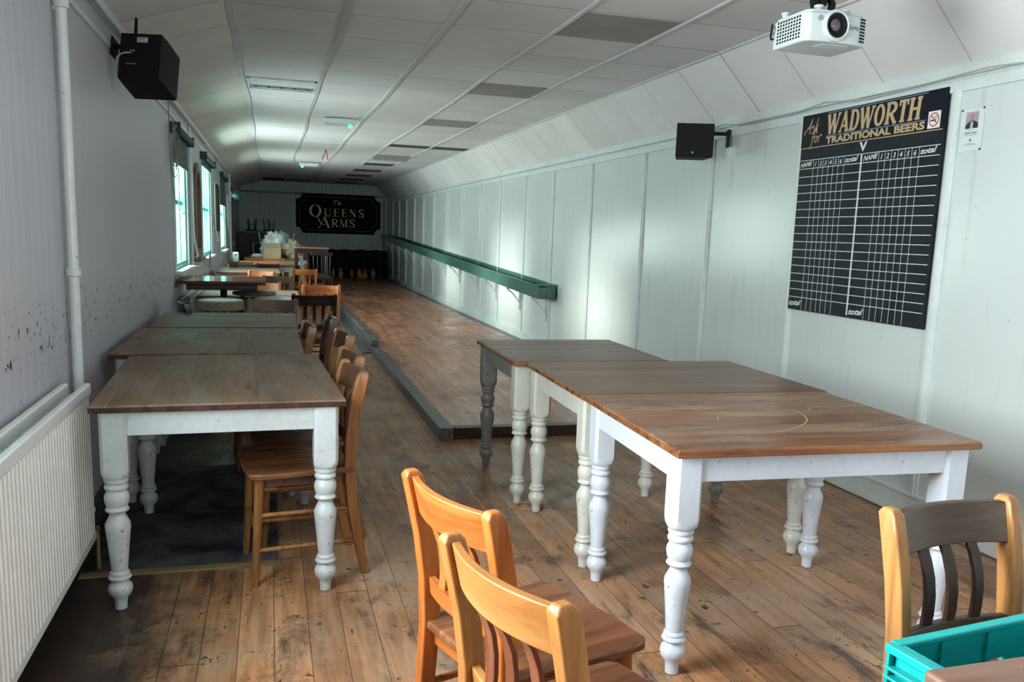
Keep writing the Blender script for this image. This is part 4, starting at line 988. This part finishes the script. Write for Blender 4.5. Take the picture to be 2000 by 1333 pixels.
# memorial poster
po = empty('memorial_poster', (XR-.002, 3.402, 1.966)); tag(po, 'small white poster with a portrait of a suited man, right of the scoreboard', 'poster')
po.rotation_euler = (0, 0, 0)
MB().box((-.003, -.068, -.098), (0, .068, .098)).build('paper', plain('poster_paper', (.63, .70, .72), .3, var=.03), po)
PM = lambda u, v, z=0: frame_M(Vector((-.0035-z, .068-u*.136, -.098+v*.196)), (0, -1, 0), (0, 0, 1))
def poly(pts, M_, name, m):
    MB().add([(x*.136, y*.196, 0) for x, y in pts], [tuple(range(len(pts)))], M=M_).build(name, m, po)
poly([(.22, .53), (.78, .53), (.78, .92), (.22, .92)], PM(0, 0, 0), 'portrait_background', plain('portrait_grey', (.36, .34, .37), .5))
poly([(.22, .53), (.78, .53), (.78, .62), (.70, .68), (.58, .71), (.44, .71), (.30, .66), (.22, .60)], PM(0, 0, .0004), 'portrait_suit', plain('suit_navy', (.012, .015, .03), .5))
poly([(.44, .53), (.56, .53), (.56, .70), (.50, .67), (.45, .70)], PM(0, 0, .0008), 'portrait_shirt', plain('shirt_blue', (.42, .52, .6), .5))
poly([(.50+.085*math.cos(a*PI/10), .79+.085*math.sin(a*PI/10)) for a in range(20)], PM(0, 0, .0012), 'portrait_face', plain('portrait_skin', (.42, .22, .17), .5))
mb = MB()
for v, w_, h_ in ((.485, .34, .006), (.365, .54, .006), (.165, .34, .006), (.140, .62, .006)):
    for k in range(int(w_/.045)): mb.add([(0, 0, 0), (.0045, 0, 0), (.0045, h_*.4, 0), (0, h_*.4, 0)], [(0, 1, 2, 3)], M=PM(.5-w_/2+k*.045, v))
for k in range(9): mb.add([(0, 0, 0), (.0055, 0, 0), (.0055, .0075, 0), (0, .0075, 0)], [(0, 1, 2, 3)], M=PM(.23+k*.058+(.02 if k > 4 else 0), .405))
mb.add([(.006*math.cos(a*PI/6), .007*math.sin(a*PI/6), 0) for a in range(12)], [tuple(range(12))], M=PM(.5, .255))
mb.build('printed_text', plain('print_grey', (.10, .12, .13), .5), po)
for y, z in ((.064, .094), (-.064, .094), (-.064, -.094)): MB().lathe([(.005, 0), (.004, .003), (.001, .005)], 10, Matrix.Translation((-.003, y, z)) @ Matrix.Rotation(-PI/2, 4, 'Y')).build('pin', M_BLACK, po)

# ------------------------------------------------------------------ Queens Arms sign on the far wall
qs = empty('pub_sign', (.70, YF-.03, 1.262)); tag(qs, 'black pub sign lettered The Queens Arms in gold on the far wall', 'sign')
QW, QH, c_ = 2.32, 1.085, .17
def notched(W_, H_, c, off=0, k=6):
    P_ = []
    for cx, cy, a0 in ((0, 0, 90), (W_, 0, 180), (W_, H_, 270), (0, H_, 0)):
        # concave quarter circle at each corner
        for i in range(k+1):
            a = math.radians(a0-90*i/k); P_.append((cx+c*math.cos(a), cy+c*math.sin(a)))
    return P_
out = notched(QW, QH, c_)
QM = lambda x, z, e=0: Matrix.Translation((x, -.0012-e, z)) @ Matrix.Rotation(PI/2, 4, 'X')
MB().prism(out, 0, .028, Matrix.Rotation(PI/2, 4, 'X') @ Matrix.Translation((0, 0, -.028))).build('board', plain('sign_black', (.002, .002, .003), .6, var=.1, spec=.1), qs)
mb = MB(); inn = [(x+.10, z+.09) for x, z in notched(QW-.20, QH-.18, c_)]
ribbon(mb, inn, .009, QM(0, 0), closed=True); mb.build('border_line', plain('border_grey', (.30, .30, .30), .5), qs)
mb = MB(); ks = dict(tk=.17, tn=.045, sl=.035, sw=.10)
def put(chars, x, z, h, ws, gap, **k): word(mb, chars, QM(x, z), h, ws, gap, **dict(ks, **k))
put('Q', .355, .455, .325, (1.02,), 0, tk=.21, tn=.035)
put('UEENS', .755, .475, .215, (.92, .72, .72, .86, .70), .30)
put('A', .60, .155, .30, (1.12,), 0, tk=.19, tn=.03)
put('RMS', .965, .19, .215, (.82, 1.04, .70), .20)
tail = spline([(.52, .455), (.59, .43), (.64, .33), (.69, .26), (.78, .245)], 8); ribbon(mb, [(p.x, p.y) for p in tail], [.012+.016*math.sin(PI*i/(len(tail)-1)) for i in range(len(tail))], QM(0, 0))
mb.build('gold_lettering', plain('sign_gold', (.85, .74, .50), .4), qs)
mb = MB()
for s_ in ([(.0, .0), (.03, .05), (.055, .10)], [(.005, .085), (.03, .105), (.075, .095), (.10, .108)], [(.085, .0), (.11, .06), (.125, .105)], [(.095, .02), (.115, .055), (.128, .05), (.125, .005), (.14, .01)], [(.15, .03), (.175, .05), (.165, .062), (.15, .03), (.16, .003), (.185, .02)]):
    q = spline(s_, 6); ribbon(mb, [(p.x*1.15, p.y*1.15) for p in q], .012, QM(1.02, .80))
mb.build('script_lettering', plain('sign_silver', (.75, .76, .75), .4), qs)

# ------------------------------------------------------------------ black curtain and skittles at the lane end
vs, fs = [], []; N = 90; x0, x1 = 1.05, 3.19; yc = 24.18
for i in range(N+1):
    x = x0+(x1-x0)*i/N; w_ = .030*math.sin(i*1.15)+.018*math.sin(i*.47+1)
    vs += [(x, yc+w_, .0), (x, yc+w_*.6, .84+.012*math.sin(i*.35)), (x, yc+w_+.012, .0), (x, yc+w_*.6+.012, .84+.012*math.sin(i*.35))]
for i in range(N): a, b = 4*i, 4*i+4; fs += [(a, b, b+1, a+1), (a+2, a+3, b+3, b+2), (a+1, b+1, b+3, a+3)]
tag(MB().add(vs, fs, True).build('black_curtain', plain('black_rubber_cloth', (.008, .008, .009), .6, var=.5, scale=2)), 'black curtain hanging across the end of the skittle lane', 'curtain')
M_PIN = wood('skittle_wood', (.30, .20, .10), (.50, .37, .22), 2, 0, None, .35); M_PINO = wood('orange_skittle_wood', (.50, .16, .04), (.70, .30, .10), 2, 0, None, .3)
PR = [(.034, 0), (.042, .01), (.060, .07), (.066, .11), (.060, .155), (.040, .195), (.034, .21), (.042, .235), (.040, .255), (.022, .268)]
def skittle(label, x, y, m=M_PIN, s=1, rot=None, z=.078):
    o = MB().lathe([(r*s, zz*s) for r, zz in PR], 18).build('skittle_pin', m); o.location = (x, y, z)
    if rot: o.rotation_euler = rot
    tag(o, label, 'skittle', 'skittle pins at the lane end')
    MB().lathe([(.0615*s, .155*s), (.0625*s, .160*s), (.0585*s, .166*s)], 18).build('band', plain('pin_band', (.6, .52, .36), .4), o)
skittle('tall pale skittle pin in front of the curtain, largest of the left group', 1.80, 23.0, s=1.08)
skittle('leftmost small skittle pin half lost in the dark', 1.66, 23.75, s=.9)
skittle('small dim skittle pin behind, in the middle of the lane', 2.16, 23.75, s=.85)
skittle('orange skittle pin standing at the left of the close pair', 2.33, 23.5, M_PINO)
skittle('orange skittle pin standing at the right of the close pair', 2.49, 23.55, M_PINO)
skittle('orange skittle pin lying on its side before the close pair', 2.26, 23.2, M_PINO, rot=(0, PI/2, .05), z=.146)
skittle('rightmost pale skittle pin at the lane end', 2.72, 23.6)

# ------------------------------------------------------------------ clutter at the far left
cbx = empty('cardboard_box', (.04, 17.85, .77), .03); tag(cbx, 'plain cardboard box on the furthest left table', 'box')
M_CARD = plain('cardboard', (.50, .36, .23), .8)
MB().box((-.17, -.10, 0), (-.164, .14, .20)).box((.164, -.10, 0), (.17, .14, .20)).box((-.17, -.10, 0), (.17, -.094, .20)).box((-.17, .134, 0), (.17, .14, .20)).box((-.17, -.10, 0), (.17, .14, .006)).build('carton', M_CARD, cbx)
MB().add([(-.17, .14, .20), (.17, .14, .20), (.17, .20, .30), (-.17, .20, .30), (-.17, .145, .20), (.17, .145, .20), (.17, .205, .30), (-.17, .205, .30)], [(0, 1, 2, 3), (7, 6, 5, 4), (0, 4, 5, 1), (3, 2, 6, 7), (0, 3, 7, 4), (1, 5, 6, 2)]).build('flap', M_CARD, cbx)
def lump(name, label, cat, loc, rad, m, seed, amp=.28, group=None, freq=3.2):
    from mathutils import noise
    vs, fs = [], []; A, B = 40, 26
    for j in range(B+1):
        ph = PI*j/B
        for i in range(A):
            th = 2*PI*i/A; d = Vector((math.sin(ph)*math.cos(th), math.sin(ph)*math.sin(th), math.cos(ph)))
            k = 1+amp*noise.noise(d*freq+Vector((seed, 0, 0)))+amp*.6*noise.noise(d*freq*2.6+Vector((0, seed, 0)))
            q = Vector((d.x*rad[0], d.y*rad[1], d.z*rad[2]))*k; q.z = max(q.z, -rad[2]*.72); vs.append(tuple(q))
    for j in range(B):
        for i in range(A): i2 = (i+1) % A; fs.append((j*A+i, (j+1)*A+i, (j+1)*A+i2, j*A+i2))
    o = MB().add(vs, fs, False).build(name, m); o.location = (loc[0], loc[1], loc[2]+rad[2]*.72)
    tag(o, label, cat, group); return o
lump('plastic_bag', 'bulging white plastic bag behind the cardboard box', 'bag', (.07, 18.3, .77), (.24, .22, .30), plain('white_plastic', (.80, .87, .92), .3, var=.05), 3, .34)
lump('sack', 'pale olive crumpled sack slumped right of the cardboard box', 'sack', (.44, 18.10, .77), (.20, .2, .20), plain('olive_sacking', (.40, .38, .26), .75, var=.25, scale=14), 9, .34, None, 2.4)
lump('plastic_bag', 'small grey-green bag on top of the heap', 'bag', (.26, 18.52, .98), (.17, .16, .17), plain('grey_green_plastic', (.42, .50, .46), .45, var=.25, scale=12), 17, .5)
lump('cloth', 'low white cloth left of the cardboard box', 'cloth', (-.24, 17.95, .77), (.13, .1, .05), plain('white_cloth', (.82, .86, .88), .8), 5, .25)
for i, (x, y, zt, dx, lab) in enumerate(((-.13, 18.75, 1.24, -.09, 'thin white stick leaning left out of the bag heap'), (.10, 18.8, 1.29, .0, 'white stick standing upright in the bag heap'), (.22, 18.8, 1.24, .0, 'short white stick between two others in the bag heap'), (.44, 18.7, 1.25, .05, 'thin white stick leaning right out of the bag heap'))):
    mb = MB(); mb.cyl((x, y, .77), (x+dx, y, zt), .009, n=8).lathe([(.009, 0), (.014, .01), (.012, .024)], 10, Matrix.Translation((x+dx, y, zt))); tag(mb.build('stick', M_WCORD), lab, 'stick', 'white sticks in the bag heap')
# white box
wb = empty('water_heater', (-.60, 16.35, .70)); tag(wb, 'small white box unit standing on the far radiator', 'box')
MB().box((-.055, -.07, .04), (.055, .07, .22)).build('casing', plain('grey_white_casing', (.33, .38, .37), .5), wb, bevel=.02, seg=3); MB().box((-.015, -.073, .16), (.015, -.07, .18)).build('dial', M_BLACK, wb)
# black cabinet with upturned stools
cab = empty('sideboard', (-.18, 22.3, 0)); tag(cab, 'tall black sideboard in the dark far left corner', 'cabinet')
MB().box((-.56, -.35, 0), (.50, .35, 1.24)).build('body', plain('black_wood', (.008, .008, .009), .5), cab, bevel=.006)
MB().box((-.60, -.38, 1.24), (.54, .38, 1.28)).build('top', plain('grey_edge', (.16, .17, .18), .4), cab, bevel=.004)
MB().box((-.53, -.355, .08), (-.04, -.35, 1.2)).build('door', plain('black_wood_panel', (.014, .014, .018), .4), cab); MB().box((-.02, -.355, .08), (.47, -.35, 1.2)).build('door', plain('black_wood_panel', (.014, .014, .018), .4), cab)
def upturned(label, x, y, z, rz):
    t = empty('upturned_stool', (x, y, z), rz); tag(t, label, 'stool', 'upturned stools in the far left corner')
    MB().lathe([(.15, 0), (.16, .01), (.16, .035), (.14, .04)], 24).build('seat', SETS['dark']['seat'], t)
    for k in range(4):
        a = PI/4+k*PI/2; MB().cyl((.10*math.cos(a), .10*math.sin(a), .04), (.14*math.cos(a), .14*math.sin(a), .30), .013, .010, 8).build('leg', SETS['dark']['leg'], t)
    MB().cyl((-.085, -.09, .16), (.085, -.09, .16), .008, n=8).build('stretcher', SETS['dark']['leg'], t)
upturned('small black stool upturned on the sideboard, nearer the left wall', -.42, 22.2, 1.28, .2)
upturned('small black stool upturned on the sideboard, nearer the sign', -.02, 22.2, 1.28, .6)
# blue-black crate frame table in front of it
ft = empty('folding_frame', (-.22, 20.6, 0)); tag(ft, 'dark blue box stand with pale metal edge under the upturned stools', 'stand')
MB().box((-.14, -.2, 0), (.22, .2, .98)).build('cloth_panel', plain('navy_cloth', (.012, .014, .05), .7), ft)
mb = MB(); mb.tube([(-.15, -.21, .3), (-.15, -.21, 1.02), (.20, -.21, 1.02)], .012, 8); mb.build('metal_edge', plain('pale_metal', (.5, .55, .6), .3, .5), ft)
# ladder-back bar chair and white strut
bs = empty('bar_chair', (.86, 15.72, 0), .1); tag(bs, 'black spindle-backed bar chair with pale glints, left of the black curtain', 'chair')
MB().box((-.2, -.2, .50), (.2, .2, .54)).build('seat', SETS['dark']['seat'], bs, bevel=.01)
for sx in (-1, 1):
    for sy in (-1, 1): MB().cyl((sx*.19, sy*.19, 0), (sx*.17, sy*.17, .50), .014, .018, 8).build('leg', SETS['dark']['leg'], bs)
for k in range(5): MB().cyl((-.14+k*.07, -.19, .54), (-.15+k*.075, -.22, .93), .007, n=8).build('spindle', plain('spindle_glint', (.07, .07, .08), .3), bs)  # glints on the spindles are put into their paler colour
MB().box((-.19, -.235, .92), (.19, -.205, .98)).build('crest_rail', SETS['dark']['rail'], bs, bevel=.006)
strut = MB().sweep([(.60, 14.75, .0), (.50, 14.8, .93)], .03, .012); tag(strut.build('wooden_strut', plain('white_strut_paint', (.30, .33, .36), .4)), 'white painted strut propped beside the orange chairs', 'plank')
# floor mat under the first table
mt = MB().box((-.74, 3.55, .0005), (.02, 5.1, .006)); 
def m_mat():
    t = NT('scuffed_rubber'); o = t.obj(); n = t.noise(o, 3.4, 8, .7, .4)
    c = t.mix(t.ramp(n, .42, .66), (.006, .006, .007), (.12, .12, .135)); return t.fin(c, .6)
tag(mt.build('rubber_mat', m_mat()), 'scuffed black rubber mat on the floor under the nearest left table', 'mat')
tag(MB().box((-.74, 3.50, .0005), (.03, 3.547, .008)).build('threshold_strip', wood('yellow_strip', (.14, .09, .04), (.30, .21, .10), 0, 1, None, .5, stain=.6)), 'worn yellowish wooden strip edging the rubber mat', 'strip')
# rubber ring under a table foot
mb = MB(); mb.tube([(1.29+.07*math.cos(a*PI/10), 4.06+.06*math.sin(a*PI/10), .006) for a in range(21)], .005, 6); tag(mb.build('string_loop', plain('straw_string', (.35, .25, .15), .8)), 'loop of straw-coloured string on the floor round a cream table foot', 'string')

# ------------------------------------------------------------------ teal crates
def crate(label, z, rot=math.radians(7)):
    t = empty('plastic_crate', (1.018, 1.125, z), rot); tag(t, label, 'crate', None)
    L, D, Hh = .60, .30, .272; M_T = plain('teal_plastic', (.0, .33, .33), .35, var=.06)
    # long far side, slotted
    def side(M_, ln, nsl):
        mb = MB(); mb.box((0, 0, Hh-.068), (ln, .012, Hh-.004), M_); mb.box((0, 0, 0), (ln, .012, .05), M_); w_ = ln/(nsl+1)
        x = 0
        for i in range(nsl+1):
            mb.box((x, 0, .05), (x+w_*(.62), .010, Hh-.068), M_); x += w_*(1.0+.38/nsl)
        return mb
    side(Matrix.Translation((0, -.012, 0)), L, 6).build('slotted_side', M_T, t)
    side(Matrix.Translation((0, -D, 0)), L, 6).build('slotted_side', M_T, t)
    for x in (0, L-.012):
        mb = MB(); mb.box((x, -D, 0), (x+.012, 0, .13)); mb.box((x, -D, .19), (x+.012, 0, Hh-.002))
        y = -D
        for k in range(6): mb.box((x, y, .13), (x+.012, y+D/8, .19)); y += D/5-D/40
        mb.build('end_panel', M_T, t)
        mb = MB()
        for z_ in (Hh-.015, Hh-.045, Hh-.062, Hh-.08): mb.box((x-.016 if x == 0 else x+.012, -D, z_), (x if x == 0 else x+.028, 0, z_+(.015 if z_ > Hh-.02 else .006)))
        for y_ in (-.004, -.12, -.24, -D): mb.box((x-.012 if x == 0 else x+.012, y_-.004, Hh-.08), (x if x == 0 else x+.024, y_+.004, Hh-.01))
        mb.build('rim_rib', M_T, t, bevel=.002)
    MB().box((0, -.016, Hh-.012), (L, .006, Hh)).box((0, -D-.006, Hh-.012), (L, -D+.016, Hh)).build('rim', M_T, t, bevel=.004)
    for k in range(5): MB().box((.10+k*.115, -.017, Hh-.09), (.106+k*.115, .006, Hh-.012)).build('stiffening_rib', M_T, t)
    MB().box((.006, -D+.006, .0), (L-.006, -.006, .008)).build('base', M_T, t)
crate('teal plastic crate with slotted sides resting across a chair seat at the bottom right', .463)
bar = empty('low_stool', (1.24, .93, 0)); tag(bar, 'low round stool holding up the near side of the teal crate', 'stool')
MB().lathe([(.13, .43), (.14, .44), (.14, .455), (.13, .462)], 28).build('seat', SETS['brown']['seat'], bar)
for k in range(4):
    a = PI/4+k*PI/2; MB().cyl((.13*math.cos(a), .13*math.sin(a), 0), (.09*math.cos(a), .09*math.sin(a), .43), .012, .016, 8).build('leg', SETS['brown']['leg'], bar)
